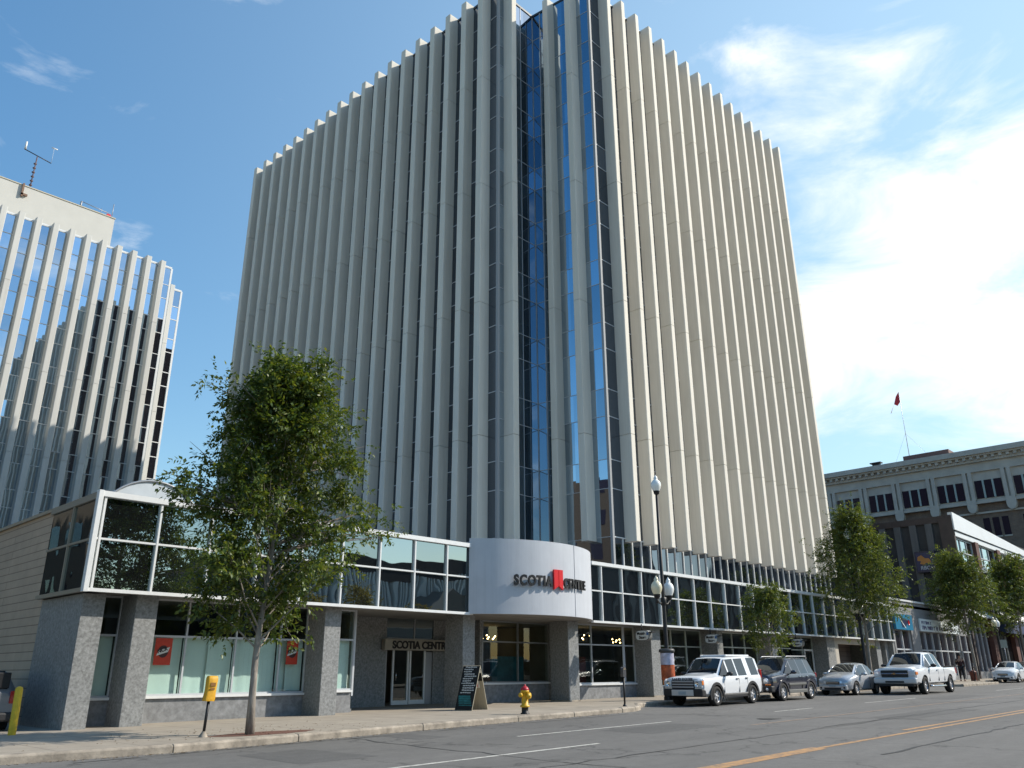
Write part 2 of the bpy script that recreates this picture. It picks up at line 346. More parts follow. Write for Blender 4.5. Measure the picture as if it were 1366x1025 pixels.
# painted lines, worn through
def paint_mat(name, c, wear, sc=7):
    m = bpy.data.materials.new(name); m.use_nodes = True; t = m.node_tree; p = t.nodes['Principled BSDF']; p.inputs['Roughness'].default_value = .7
    g = t.nodes.new('ShaderNodeTexCoord'); n = t.nodes.new('ShaderNodeTexNoise'); n.inputs['Scale'].default_value = sc; n.inputs['Detail'].default_value = 9; n.inputs['Roughness'].default_value = .75
    t.links.new(g.outputs['Object'], n.inputs[0])
    r = t.nodes.new('ShaderNodeValToRGB'); r.color_ramp.elements[0].position = wear-.12; r.color_ramp.elements[1].position = wear+.12
    r.color_ramp.elements[0].color = (.11,.105,.10,1); r.color_ramp.elements[1].color = (*c,1)
    t.links.new(n.outputs[0], r.inputs[0]); t.links.new(r.outputs[0], p.inputs['Base Color']); MATS[name] = m; return m
wpaint = paint_mat('worn white road paint', (.58,.56,.50), .40); ypaint = paint_mat('worn yellow road paint', (.46,.25,.10), .44)
ypaint2 = paint_mat('faded yellow road paint', (.30,.20,.13), .47)
def stripe(b, x0, x1, y0, y1, w):
    n = max(1, int((x1-x0)/6))
    for i in range(n):
        a, c = x0+(x1-x0)*i/n, x0+(x1-x0)*(i+1)/n; ya, yc = y0+(y1-y0)*i/n, y0+(y1-y0)*(i+1)/n
        b.quad((a,ya-w/2,gz(a)-.146),(c,yc-w/2,gz(c)-.146),(c,yc+w/2,gz(c)-.146),(a,ya+w/2,gz(a)-.146))
b = MB()
stripe(b, 6.5, 14.7, 11.45, 11.6, .11); stripe(b, 15.0, 21.6, 14.25, 14.35, .10); stripe(b, 28, 31, 14.35, 14.35, .1)
stripe(b, 36, 42, 14.4, 14.4, .1); stripe(b, 55, 61, 14.4, 14.4, .1); stripe(b, 75, 81, 14.4, 14.4, .1)
struct(b.build('white_lane_marking', wpaint))
b = MB(); stripe(b, 9, 16.5, 7.45, 7.6, .34); stripe(b, 16.5, 150, 7.6, 7.8, .14); stripe(b, 22, 150, 7.95, 8.15, .14); stripe(b, -40, 9, 7.4, 7.45, .3)
struct(b.build('yellow_centre_marking', ypaint))
b = MB(); stripe(b, 21.5, 120, 11.75, 11.95, .13); struct(b.build('faded_yellow_marking', ypaint2))
# grit and fallen leaves along the gutter and round the soil patch
rl = np.random.RandomState(6); V = []; F = []
for k in range(900):
    if k < 620:
        x = rl.uniform(2, 24); yk = np.interp(x, [p[0] for p in KP], [p[1] for p in KP]); y = yk-.05-abs(rl.randn())*.16; z = gz(x)-.143
    else:
        x = 10.7+rl.randn()*2.2; y = 18.9+rl.randn()*1.3; z = gz(x)+.006
        if y < np.interp(x, [p[0] for p in KP], [p[1] for p in KP])+.25: continue
    a = rl.rand()*6.3; s_ = rl.uniform(.012,.035); i = len(V)
    V += [(x+math.cos(a)*s_, y+math.sin(a)*s_, z), (x-math.sin(a)*s_*.5, y+math.cos(a)*s_*.5, z+.008), (x-math.cos(a)*s_, y-math.sin(a)*s_, z), (x+math.sin(a)*s_*.5, y-math.cos(a)*s_*.5, z+.004)]; F.append((i,i+1,i+2,i+3))
b = MB(); b.add(V, F); lf = b.build('fallen_leaves', mat('dry leaf litter', (.16,.11,.05), .9, var=.6, vs=30)); lf['kind'] = 'stuff'
# repairs: darker patches, tar-filled seams and a manhole
b = MB()
for (x0,x1,y0,y1) in ((17.5,21.0,12.2,13.9),(26.5,33.0,9.2,10.6),(41,47,12.6,14.1),(8.5,10.2,13.2,15.6),(13.0,14.0,15.4,16.9)):
    b.quad((x0,y0,gz(x0)-.1475),(x1,y0+.05,gz(x1)-.1475),(x1-.1,y1,gz(x1)-.1475),(x0+.06,y1-.07,gz(x0)-.1475))
struct(b.build('asphalt_patch', ground_mat('newer asphalt', (.098,.094,.088), .3)))
b = MB(); rs_ = random.Random(12)
def seam_line(x0, y0, x1, y1, w=.035, wob=.12):
    n = max(4, int(math.hypot(x1-x0, y1-y0)/.6)); P = [(x0+(x1-x0)*k/n+rs_.uniform(-1,1)*wob*(y0 != y1 and abs(y1-y0) > 3), y0+(y1-y0)*k/n+rs_.uniform(-1,1)*wob*.5) for k in range(n+1)]
    for (xa,ya),(xb,yb) in zip(P, P[1:]):
        d = math.hypot(xb-xa, yb-ya); ox, oy = -(yb-ya)/d*w*rs_.uniform(.5,1.2), (xb-xa)/d*w*rs_.uniform(.5,1.2)
        b.quad((xa-ox,ya-oy,gz(xa)-.1445),(xb-ox,yb-oy,gz(xb)-.1445),(xb+ox,yb+oy,gz(xb)-.1445),(xa+ox,ya+oy,gz(xa)-.1445))
seam_line(16, 6.2, 60, 6.6); seam_line(22, 9.9, 75, 10.1, .03); seam_line(10.2, 9.6, 30, 9.8, .02); seam_line(12.2, 17, 11.4, 8, .02); seam_line(24.4, 17.6, 26.5, 8, .025); seam_line(37, 19.5, 39, 8, .03); seam_line(6, 16.6, 24, 17.6, .025, .06)
struct(b.build('tar_seam', mat('tar', (.035,.034,.033), .6)))
mh = thing('manhole_cover', 'round iron manhole cover in the near lane before the white off-roader', 'manhole cover', (24.2,12.6,gz(24.2)-.15))
c_ = MB(); c_.lathe([(0,.010),(.30,.010),(.31,.004),(.36,.007),(.37,0)], n=28, sm=False); c_.build('lid', mat('cast iron', (.06,.055,.05), .6, .3, var=.4, vs=30), mh)
# reddish soil and mulch around the big street tree
b = MB(); pts = []
for k in range(24):
    a = 2*math.pi*k/24; pts.append((10.7+1.35*math.cos(a)*random.uniform(.85,1.1), 18.25+.5*math.sin(a)*random.uniform(.85,1.1)))
b.add([(x,y,gz(x)+.004) for x,y in pts], [tuple(range(24))]); struct(b.build('soil_patch', mat('red brown mulch', (.14,.065,.045), .95, var=.5, vs=25, bump=1, bs=40)))
# ================================================================== THE RIBBED OFFICE TOWER AND ITS PODIUM
GL = .9                                        # depth of the fins in front of the glass
PX = 1.961
TOPZ, FB = 53.43, 9.08
XW, XTIP = 36.08, 35.18; YS, YTIP = 30.45, 29.55; YN = 35.91; XN = 40.72; XE = 72.9; YB = 73.2
tower = thing('office_tower', 'tall corner office tower wrapped in pale concrete fins above a dark glass podium', 'office tower', (XW, YS, gz(XW)))
def tb(name, mb, m, parent=tower, **k):
    """build in world metres, then hang on a thing without moving"""
    root = parent
    while root.parent: root = root.parent
    for i, v in enumerate(mb.v): mb.v[i] = (v[0]-root.location.x, v[1]-root.location.y, v[2]-root.location.z)
    return mb.build(name, m, parent, **k)
# fins: a rounded blade, cast in two-storey lengths with open joints
JZ = [FB] + [16.02+9.58*k for k in range(4)] + [TOPZ]
def fin_profile(w=.27, d=GL):
    return [(-w-.02,0),(-w,d-.05),(-w+.02,d-.012),(-w+.05,d),(w-.05,d),(w-.02,d-.012),(w,d-.05),(w+.02,0)]
def fin_mb(cx, cy, nx, ny, z_top=TOPZ, z_bot=FB, joints=JZ, w=.27, d=GL):
    """centre line (cx, cy) on the glass plane, pointing outwards along (nx, ny)"""
    m = MB(); pr = fin_profile(w, d); tx, ty = -ny, nx
    P = [(cx+tx*a+nx*(b-.02), cy+ty*a+ny*(b-.02)) for a, b in pr]
    inner = [(cx+tx*a*.80+nx*(b*.93-.03), cy+ty*a*.80+ny*(b*.93-.03)) for a, b in pr]
    js = [z_bot] + [z for z in joints if z_bot < z < z_top] + [z_top]
    for a, c in zip(js, js[1:]):
        m.prism(P, 'z', a+(.016 if a > z_bot else 0), c-(.016 if c < z_top else 0))
        if c < z_top: m.prism(inner, 'z', c-.06, c+.06)
    return m
for i in range(16): tb('fin', fin_mb(71.9-(15-i)*PX-.235, YS, 0, -1, w=.235), concrete)
for i in range(19): tb('fin', fin_mb(XW, 72.69-i*PX-.29, -1, 0, w=.29), concrete)
tb('fin', fin_mb(36.97, YN, 0, -1), concrete)
tb('fin', fin_mb(XN-.28, 34.05, -1, 0), concrete); tb('fin', fin_mb(XN-.10, 31.9, -1, 0), concrete)
# glass walls: every pane is set a hair out of true, as real panes are
LZ = sorted([12.35+4.79*k for k in range(9)] + [14.25+4.79*k for k in range(8)])
def glass_wall(name, a, bpt, zs, cuts, m, parent=tower, jit=.0035):
    """vertical wall of panes between plan points a and b; cuts = fractions along it"""
    g = MB(); ax, ay = a; bx, by = bpt; l = math.hypot(bx-ax, by-ay); nx, ny = (by-ay)/l, -(bx-ax)/l
    for u0, u1 in zip(cuts, cuts[1:]):
        for z0, z1 in zip(zs, zs[1:]):
            j = [random.uniform(-jit, jit) for _ in range(3)]; j.append(j[0]+j[2]-j[1])
            q4 = [(u0,z0),(u1,z0),(u1,z1),(u0,z1)]
            g.add([(ax+(bx-ax)*u+nx*e, ay+(by-ay)*u+ny*e, z) for (u,z), e in zip(q4, j)], [(0,1,2,3)])
    return tb(name, g, m, parent)
def grid(name, a, bpt, zs, vs, m, parent, out, t=.03, d=.05, vt=None):
    """transoms at heights zs and mullions at fractions vs, standing proud on side 'out' (unit normal)"""
    g = MB(); ax, ay = a; bx, by = bpt; ox, oy = out
    vt = vt or t; l = math.hypot(bx-ax, by-ay); ux, uy = (bx-ax)/l, (by-ay)/l
    def bar(p, q, z0, z1):
        x0, x1 = sorted((p[0], q[0])); y0, y1 = sorted((p[1], q[1])); g.box(x0, x1, y0, y1, z0, z1)
    for z in zs: bar((ax-ox*.01, ay-oy*.01), (bx+ox*d, by+oy*d), z-t, z+t)
    for u in vs:
        cx, cy = ax+(bx-ax)*u, ay+(by-ay)*u
        bar((cx-ux*vt-ox*.01, cy-uy*vt-oy*.01), (cx+ux*vt+ox*(d+.008), cy+uy*vt+oy*(d+.008)), zs[0]-t-.002, zs[-1]+t+.002)
    return tb(name, g, m, parent)
ZT = 53.2
zs = [9.3] + LZ + ([ZT] if LZ[-1] < ZT-.1 else [])
def frac(pts, a, b): return [(p-a)/(b-a) for p in pts]
# street side
xs = [XN, 42.06] + [71.9-(15-i)*PX for i in range(16)] + [XE]
w1 = glass_wall('glass_wall', (XN,YS), (XE,YS), [5.9]+zs, frac([XN]+[71.9-(15-i)*PX-.2 for i in range(16)]+[XE], XN, XE), tglass)
grid('transom_grid', (XN,YS), (XE,YS), zs, [0.0, 1.0], alum, w1, (0,-1), t=.028, d=.04)
strip = [XN + .98*k for k in range(0, 33)]
grid('lower_mullions', (XN,YS), (XE,YS), [6.05, 9.29], frac(strip, XN, XE), whitem, w1, (0,-1), t=.035, d=.07)
# alley side
w2 = glass_wall('glass_wall', (XW,YB), (XW,YN), [5.9]+zs, frac([YB]+[72.69-i*PX-.2 for i in range(19)]+[YN], YB, YN), tglass)
grid('transom_grid', (XW,YB), (XW,YN), zs, [], alum, w2, (-1,0), t=.028, d=.04)
# the notch cut in the corner
XV = 40.1
w3 = glass_wall('glass_wall', (XW,YN), (XV,YN), [5.9]+zs, frac([XW,36.97,38.05,39.0,XV], XW, XV), notchg)
grid('transom_grid', (XW,YN), (XV,YN), zs, frac([38.62,XV-.03], XW, XV), alum, w3, (0,-1), t=.017, d=.03)
w4 = glass_wall('glass_wall', (XV,YN), (XN,YS), [5.9]+zs, frac([YN,34.9,34.05,33.0,31.9,31.2,YS], YN, YS), notchg)
g_ = MB(); e_ = Vector((XN-XV, YS-YN, 0)).normalized(); n_ = Vector((-abs(e_.y), -e_.x if e_.x > 0 else e_.x, 0)).normalized()
def skew(p, q_, z0, z1, d):
    a = [Vector((*p,0))-n_*.01, Vector((*q_,0))-n_*.01, Vector((*q_,0))+n_*d, Vector((*p,0))+n_*d]
    g_.add([(v.x,v.y,z0) for v in a]+[(v.x,v.y,z1) for v in a], [(0,3,2,1),(4,5,6,7),(0,1,5,4),(1,2,6,5),(2,3,7,6),(3,0,4,7)])
for z in zs: skew((XV,YN),(XN,YS),z-.017,z+.017,.03)
for u in (.14,):
    c = Vector((XV+(XN-XV)*u, YN+(YS-YN)*u, 0)); skew((c-e_*.03).xy,(c+e_*.03).xy,9.27,zs[-1],.05)
tb('transom_grid', g_, alum, w4)
b = MB(); b.box(XN-.10,XN+.09,YS-.10,YS+.09,5.9,ZT); tb('corner_post', b, mat('corner aluminium', (.30,.31,.32), .7)); b = MB(); b.box(XW-.10,XW+.09,YN-.10,YN+.09,5.9,ZT)
tb('corner_post', b, MATS['corner aluminium'])
# roof, parapet cap, rear and east walls
b = MB(); b.add([(XW,YN,ZT),(XV,YN,ZT),(XN,YS,ZT),(XE,YS,ZT),(XE,YB,ZT),(XW,YB,ZT)], [tuple(range(6))])
tb('roof', b, roofm)
b = MB()
for (x0,x1,y0,y1) in ((XW-.06,XW+.3,YN+.02,YB),(XW-.06,XV+.3,YN-.06,YN+.3),(XN-.06,XE,YS-.06,YS+.3)): b.box(x0,x1,y0,y1,ZT-.06,ZT+.14)
tb('parapet_cap', b, mat('dark coping', (.05,.055,.06), .5, .4))
b = MB(); b.quad((XE,YS,5.9),(XE,YB,5.9),(XE,YB,ZT),(XE,YS,ZT)); b.quad((XE,YB,5.9),(XW,YB,5.9),(XW,YB,ZT),(XE,YB,ZT)); tb('rear_wall', b, mat('dark rear wall', (.035,.022,.022), .5))
b = MB(); b.prism([(XV-.06,YN-.061),(XN-.06,YS+.301),(XN+.3,YS+.301),(XV+.3,YN-.061)], 'z', ZT-.06, ZT+.14); tb('parapet_cap', b, MATS['dark coping'])
for i in range(17): tb('fin', fin_mb(71.5-i*2.1, YB, 0, 1), concrete)
# ---- podium
PL, PR, PY = 7.93, 64.5, 23.0; BB, BT = 3.48, 6.02; MID = 4.80
mull = [8.05+1.548*i for i in range(37)]
def band(x0, x1, ms):
    g = glass_wall('band_glass', (x0,PY+.03), (x1,PY+.03), [BB,MID,BT], frac([x0]+ms+[x1], x0, x1), pglass, jit=.006)
    m = MB()
    m.box(x0,x1,PY-.10,PY+.06,BT-.10,BT+.05); m.box(x0,x1,PY-.08,PY+.06,BB-.055,BB+.035); m.box(x0,x1,PY-.05,PY+.06,MID-.026,MID+.026)
    for x in ms: m.box(x-.027,x+.027,PY-.062,PY+.058,BB+.036,BT-.101)
    tb('band_frame', m, whitem, g)
band(PL, 21.75, [x for x in mull if PL < x < 21.6]); band(29.0, PR, [x for x in mull if 29.2 < x < PR-.1])
b = MB(); b.box(PL-.10,PL+.03,PY-.115,PY+.075,BB-.07,BT+.06); tb('corner_post', b, whitem, bevel=.01)
g = glass_wall('side_glass', (PL,PY+.1), (PL,26.6), [BB,MID,BT-.05], [0,.5,1], pglass, jit=.004)
m = MB(); m.box(PL-.06,PL+.04,PY+.1,26.7,BT-.14,BT+.045); m.box(PL-.06,PL+.04,PY+.1,26.7,BB-.055,BB+.055); m.box(PL-.04,PL+.03,PY+.1,26.6,MID-.03,MID+.03)
m.box(PL-.05,PL+.03,24.8,24.87,BB+.056,BT-.141); tb('side_frame', m, mat('bronze frame', (.30,.26,.20), .5, .3), g)
# siding wall along the alley
b = MB(); b.box(8.06,8.4,26.62,72,-.5,BT+.02); tb('siding_wall', b, siding)
b = MB(); b.box(7.98,8.45,26.71,72,BT+.021,BT+.12); tb('wall_cap', b, mat('tan cap', (.34,.28,.20), .6))
b = MB(); b.box(8.05,8.62,23.4,26.61,-.3,BB-.07); tb('granite_return', b, granite)
# roof and soffit, end wall
b = MB(); b.box(8.1,64.4,23.2,30.2,BT-.3,BT-.12); b.box(8.4,36,30.2,72,BT-.3,BT-.12); tb('podium_roof', b, roofm)
b = MB(); b.box(8.12,64.4,PY+.07,32,BB-.01,BB+.12); tb('soffit', b, soffit_m)
b = MB(); b.box(64.2,64.5,23.05,60,-.3,BT); tb('end_wall', b, granite)
# barrel vault skylight
b = MB(); n = 20; cx = 12.2; Rv = 2.0; cz = 6.1
arc = [(cx+Rv*math.cos(math.pi*k/n), cz+Rv*math.sin(math.pi*k/n)) for k in range(n+1)]
b.add([(x,30,z) for x,z in arc], [tuple(range(n+1))]); 
for k in range(n): b.add([(arc[k][0],30,arc[k][1]),(arc[k+1][0],30,arc[k+1][1]),(arc[k+1][0],60,arc[k+1][1]),(arc[k][0],60,arc[k][1])], [(0,1,2,3)], 0, True)
vault = tb('vault_skylight', b, mat('vault metal', (.42,.45,.47), .55, .2, var=.08, vs=2))
b = MB(); b.tube([(x*1.0,29.97,z) for x, z in [(cx+(Rv+.02)*math.cos(math.pi*k/n), cz+(Rv+.02)*math.sin(math.pi*k/n)) for k in range(n+1)]], .045, 6); b.box(12.0,12.4,30.0,30.3,8.08,8.2)
tb('rim', b, alumd, vault)
# columns (granite piers)
CY0, CY1 = 23.4, 24.42
cols = [(8.05,8.40),(9.45,10.06),(15.57,16.20),(21.70,22.32),(27.80,28.50),(33.95,34.75),(40.05,40.65),(46.2,46.85),(53.7,54.9),(61.9,62.7),(63.6,64.19)]
for i, (a, c) in enumerate(cols):
    b = MB(); b.box(a+(.36 if i==0 else 0)-.0 if i==0 else a, c if i else c+.02, CY0, CY1, gz(a)-.2, BB-.012)
    if i == 0: continue
    tb('column', b, granite, bevel=.015)
    if 3 < i < 9:
        f = MB(); f.box(a-.03,c+.03,CY0-.03,CY1,gz(a)-.1,gz(a)+.06); tb('column_foot', f, kerb_m)
# storefront bays on the glass plane y = 24.4
SY = 24.4
def bay(x0, x1, ms, sill=.72, tr=2.34, y=SY, base=granite_d, top=BB-.012, frame=alum, glass=sglass, doors=None):
    z0 = gz(x0)
    if sill:
        b = MB(); b.box(x0,x1,y-.02,y+.18,z0-.2,z0+sill-.07); tb('base_wall', b, base)
        b = MB(); b.box(x0,x1,y-.10,y+.18,z0+sill-.069,z0+sill); tb('sill', b, whitem)
    g = MB(); edges = [x0]+ms+[x1]
    for a, c in zip(edges, edges[1:]):
        for za, zb in ((z0+sill, z0+tr), (z0+tr, top)):
            j = random.uniform(-.003,.003); g.quad((a,y+.03+j,za),(c,y+.03-j,za),(c,y+.03-j,zb),(a,y+.03+j,zb))
    w = tb('window', g, glass)
    f = MB(); f.box(x0,x1,y-.02,y+.06,z0+tr-.03,z0+tr+.03); f.box(x0,x1,y-.02,y+.06,top-.05,top); f.box(x0,x1,y-.021,y+.059,z0+sill+.001,z0+sill+.05)
    for x in edges: f.box(x-.025,x+.025,y-.024,y+.064,z0+sill+.051,top-.001)
    tb('frame', f, frame, w); return w
bay(8.62, 9.45, []); bay(10.06, 15.57, [11.45,13.05,14.6]); bay(16.20, 17.45, [])
b = MB(); b.box(17.45,17.52,SY-.04,SY+.09,.66,BB-.012); tb('end_post', b, alum)
# paper hung inside the left windows
def sheet_paper(x0, x1, y, z0, z1, seed):
    rnd = random.Random(seed); p = MB(); n = 14; m_ = 8
    V = []
    for k in range(m_+1):
        for i in range(n+1):
            u, v = i/n, k/m_
            V.append((x0+(x1-x0)*u+rnd.uniform(-.004,.004), y+.012*math.sin(u*5+seed*1.7+v*1.3)+.006*math.sin(u*13+seed+v)+rnd.uniform(-.004,.004), z0+(z1-z0)*v))
    p.add(V, [(k*(n+1)+i, k*(n+1)+i+1, (k+1)*(n+1)+i+1, (k+1)*(n+1)+i) for k in range(m_) for i in range(n)], 0, True)
    return p
p = MB()
for k, (a, c, y) in enumerate(((8.66,9.42,24.58),(10.1,11.42,24.56),(11.48,12.35,24.62),(12.25,13.02,24.57),(13.08,13.85,24.6),(13.8,14.55,24.57),(14.63,15.0,24.64),(14.95,15.54,24.56),(16.24,17.42,24.58))):
    p.join(sheet_paper(a, c, y, .74+gz(a), 2.32+gz(a), k))
tb('window_paper', p, paper)
# entrance recess: mullioned side glass, back wall, doors
b = MB(); b.box(17.52,17.60,SY+.12,27,0,.25); tb('base_wall', b, granite_d)
g = MB(); g.quad((17.56,SY+.1,.25),(17.56,27,.25),(17.56,27,BB-.012),(17.56,SY+.1,BB-.012)); w = tb('window', g, sglass)
f = MB()
for y in (24.9,25.35,25.8,26.25,26.7,27): f.box(17.53,17.60,y-.03,y+.03,.251,BB-.014)
f.box(17.532,17.598,SY+.1,27,2.3,2.36); tb('frame', f, alumd, w)
b = MB(); b.box(17.6,20.9,27,27.2,0,BB-.012); tb('entrance_wall', b, granite); b = MB(); b.box(23.35,26,27.0,27.2,0,BB-.012); tb('entrance_wall', b, granite); b = MB(); b.box(24.6,24.75,25.5,26.99,0,BB-.012); tb('entrance_wall', b, granite)
b = MB(); b.box(20.9,23.35,27.03,27.10,2.7,BB-.012); tb('transom_glass', b, pglass)
b = MB(); b.box(20.9,23.35,27.0,27.12,2.66,2.72); b.box(22.3,22.35,27.0,27.12,2.721,BB-.013); b.box(20.9,20.95,27.0,27.12,0.1,2.659); b.box(22.98,23.35,27.05,27.12,.1,2.2); tb('door_surround', b, alumd)
for x0 in (21.25, 22.12):
    d = MB(); x1 = x0+.83; z0 = gz(x0)+.03; z1 = z0+2.15
    d.box(x0,x0+.08,27.0,27.06,z0,z1); d.box(x1-.08,x1,27.0,27.06,z0,z1); d.box(x0+.081,x1-.081,27.0,27.06,z1-.09,z1); d.box(x0+.081,x1-.081,27.0,27.06,z0,z0+.16)
    dd = tb('door', d, whitem); gg = MB(); gg.quad((x0+.08,27.03,z0+.16),(x1-.08,27.03,z0+.16),(x1-.08,27.03,z1-.09),(x0+.08,27.03,z1-.09)); tb('door_glass', gg, sglass, dd)
    hh = MB(); hx = x0+.16 if x0 < 22 else x1-.16; hh.tube([(hx,27.0,z0+.9),(hx,26.95,z0+.92),(hx,26.95,z0+1.2),(hx,27.0,z0+1.22)], .014, 6); tb('handle', hh, chrome, dd)
# recessed display window under the curved sign, then flush shop fronts
bay(24.75, 28.9, [26.9], sill=.78, tr=2.42, y=25.5, frame=alumd)
b = MB(); b.box(28.9,29.0,SY,25.7,0,BB-.012); tb('return_wall', b, granite)
bay(29.0, 33.95, [30.63], sill=.66); b = MB(); b.box(32.95,33.12,SY-.05,SY-.022,.7+gz(33),BB-.02); tb('post', b, alum)
GFR = mat('pale green frame', (.45,.50,.48), .4, .2)
bay(34.75, 40.05, [35.9,37.2,38.6], sill=.5, frame=GFR); bay(40.65, 46.2, [42,43.4,44.8], sill=.5, frame=GFR); bay(46.85, 50.6, [48.1,49.4], sill=.5, frame=GFR)
w = bay(50.6, 53.7, [52.2], sill=.04, tr=2.25, frame=GFR)
d = MB(); z0 = gz(52.3)
d.box(52.3,52.42,SY-.08,SY-.03,z0,z0+2.3); d.box(53.45,53.57,SY-.08,SY-.03,z0,z0+2.3); d.box(52.421,53.449,SY-.08,SY-.03,z0+2.18,z0+2.3); d.box(52.421,53.449,SY-.08,SY-.03,z0,z0+.2)
dd = tb('door', d, whitem); hh = MB(); hh.tube([(52.55,SY-.08,z0+.95),(52.55,SY-.14,z0+.97),(52.55,SY-.14,z0+1.3),(52.55,SY-.08,z0+1.32)], .016, 6); tb('handle', hh, chrome, dd)
# garage entry at the right end
gar = mat('pale concrete lintel', (.42,.39,.34), .8, var=.12, vs=2)
b = MB(); b.box(54.9,61.9,23.45,23.8,gz(58)+2.62,BB-.012); b.box(54.9,55.5,23.45,23.8,gz(55)-.1,gz(58)+2.619); tb('garage_lintel', b, gar)
b = MB(); b.box(55.5,61.9,25.3,25.4,gz(55)-.1,3.3)
tb('garage_door', b, brick('ribbed garage door', (.10,.085,.08), (.11,.09,.085), (.05,.04,.04), 8, .3, .02, .6, axes='xz'))
# the rooms behind the glass
b = MB(); b.box(8.5,17.4,33,33.1,0,3.4); b.box(17.6,64,31,31.1,0,3.4); b.box(17.40,17.50,24.6,33,0,3.4)
for x in (29.3, 41.0, 50.5): b.box(x,x+.12,26,31,0,3.4)
tb('interior_wall', b, inter)
b = MB(); b.quad((8.4,24.5,.05),(64,24.5,.4),(64,33,.4),(8.4,33,.05)); tb('interior_floor', b, mat('shop floor', (.16,.145,.13), .5))
# hanging shop lamps (lit) and displays
warm = mat('lit shop bulb', (1,.8,.5), .5, emis=(1,.62,.25), es=14)
def bulbs(pts, r=.035):
    m = MB(); rods = MB()
    for x, y, z in pts:
        m.lathe([(0.0,-r),(r*.75,-r*.6),(r,0),(r*.75,r*.6),(0,r)], (x,y,z), n=8); rods.tube([(x,y,z+r),(x,y,3.45)], .004, 4)
    o = tb('pendant_bulbs', m, warm); tb('pendant_cord', rods, black, o)
rr = random.Random(4)
bulbs([(27.4+.13*k+rr.uniform(-.02,.02), 28.2+.2*(k%3), 2.88+.11*((k*7)%4)/2) for k in range(9)])
bulbs([(32.1+.17*k+rr.uniform(-.02,.02), 26.4+.2*(k%3), 2.92+.12*((k*5)%4)/2) for k in range(8)])
bulbs([(35.2+.15*k, 26.6+.15*(k%2), 2.82+.11*((k*3)%4)/2) for k in range(6)]); bulbs([(35.6,25.2,2.5),(35.75,25.3,1.85)], .05)
b = MB(); b.box(26.1,28.1,26.3,26.4,.9,2.05); tb('display_panel', b, mat('teal display panel', (.02,.10,.13), .5, var=.5, vs=2))
b = MB(); b.box(30.3,31.2,26.3,26.4,.9,1.9); b.box(32.4,33.4,27,27.1,.8,2.1); tb('display_panel', b, mat('dark red display panel', (.14,.02,.02), .5, var=.5, vs=3))
b = MB(); b.box(44.2,45.6,25.4,25.5,.4,2.2); b.box(48.3,49.4,25.4,25.5,.4,2.2); tb('display_panel', b, mat('dim green display', (.03,.06,.05), .6))
# ---- curved sign panel over the entrance: cladding with lettering standing off it
DC = (25.2, 26.25); DR = 4.93
sgn = thing('curved_sign', 'curved silver sign panel with black and red lettering above the tower entrance', 'sign', (DC[0], 23, BB))
def arcp(a, r=DR): return (DC[0]+r*math.sin(R(a)), DC[1]-r*math.cos(R(a)))
def curved(b, a0, a1, z0, z1, r0, r1, n):
    for k in range(n):
        A, B = a0+(a1-a0)*k/n, a0+(a1-a0)*(k+1)/n
        p0, p1, q0, q1 = arcp(A,r1), arcp(B,r1), arcp(A,r0), arcp(B,r0)
        b.add([(*p0,z0),(*p1,z0),(*p1,z1),(*p0,z1)], [(0,1,2,3)], 0, True)
        b.add([(*q0,z0),(*q1,z0),(*q1,z1),(*q0,z1)], [(0,3,2,1)])
        b.add([(*p0,z1),(*p1,z1),(*q1,z1),(*q0,z1)], [(0,1,2,3)]); b.add([(*p0,z0),(*p1,z0),(*q1,z0),(*q0,z0)], [(0,3,2,1)])
    for A in (a0, a1):
        p, q_ = arcp(A,r1), arcp(A,r0); b.add([(*p,z0),(*p,z1),(*q_,z1),(*q_,z0)], [(0,1,2,3)])
b = MB(); curved(b, -48, 8.0, 3.46, 6.27, DR-.15, DR, 44); curved(b, 8.5, 48, 3.46, 6.27, DR-.15, DR, 30); tb('cladding', b, drum_m, sgn)
b = MB(); curved(b, 7.99, 8.51, 3.47, 6.26, DR-.15, DR-.02, 1); tb('joint_strip', b, mat('blue grey joint', (.10,.14,.19), .5), sgn)  # recessed seam between panels; its dark blue reflection is put into the colour
b = MB(); P = [arcp(a, DR-.01) for a in range(-48, 49, 4)]
b.add([(x,y,3.475) for x,y in P]+[(x,y,6.2) for x,y in P], [tuple(range(len(P))), tuple(range(len(P), 2*len(P)))]); tb('inner_deck', b, soffit_m, sgn)
def arc_text(words, a0, a1, zb, size, m, name):
    """letters one by one round the curve, each facing outwards"""
    glyphs = [text_mb(ch, size, .07, .02) for ch in words]; gap = .045
    ws = [w for _, w in glyphs]; total = sum(ws)+gap*(len(ws)-1); span = R(a1-a0)*DR; k = span/total
    out = MB(); s = 0
    for g_, w in glyphs:
        mid = (s+w/2)*k; a = a0+math.degrees(mid/DR); x, y = arcp(a, DR+.10)
        M = T(x, y, zb, rz=R(a)) @ Matrix.Diagonal((k,1,1,1)) @ Matrix.Translation((-w/2,0,0)); out.join(g_, M); s += w+gap
    return tb(name, out, m, sgn)
arc_text('SCOTIA', -28.2, -8.8, 4.54, .53, black, 'black_lettering'); arc_text('CENTRE', -1.7, 16.2, 4.54, .49, black, 'black_lettering')
b = MB()
for a0, a1 in ((-7.9,-5.3),(-5.0,-2.5)):
    A, B = arcp(a0, DR+.13), arcp(a1, DR+.13); A2, B2 = arcp(a0, DR+.04), arcp(a1, DR+.04); mid = ((A[0]+B[0])/2,(A[1]+B[1])/2)
    lo = (4.42, 4.56) if a0 < -6 else (4.56, 4.42)
    b.add([(*A,lo[0]),(*B,lo[1]),(*B,5.19),(*A,5.19),(*A2,lo[0]),(*B2,lo[1]),(*B2,5.19),(*A2,5.19)], [(0,1,2,3),(4,7,6,5),(0,4,5,1),(1,5,6,2),(2,6,7,3),(3,7,4,0)])
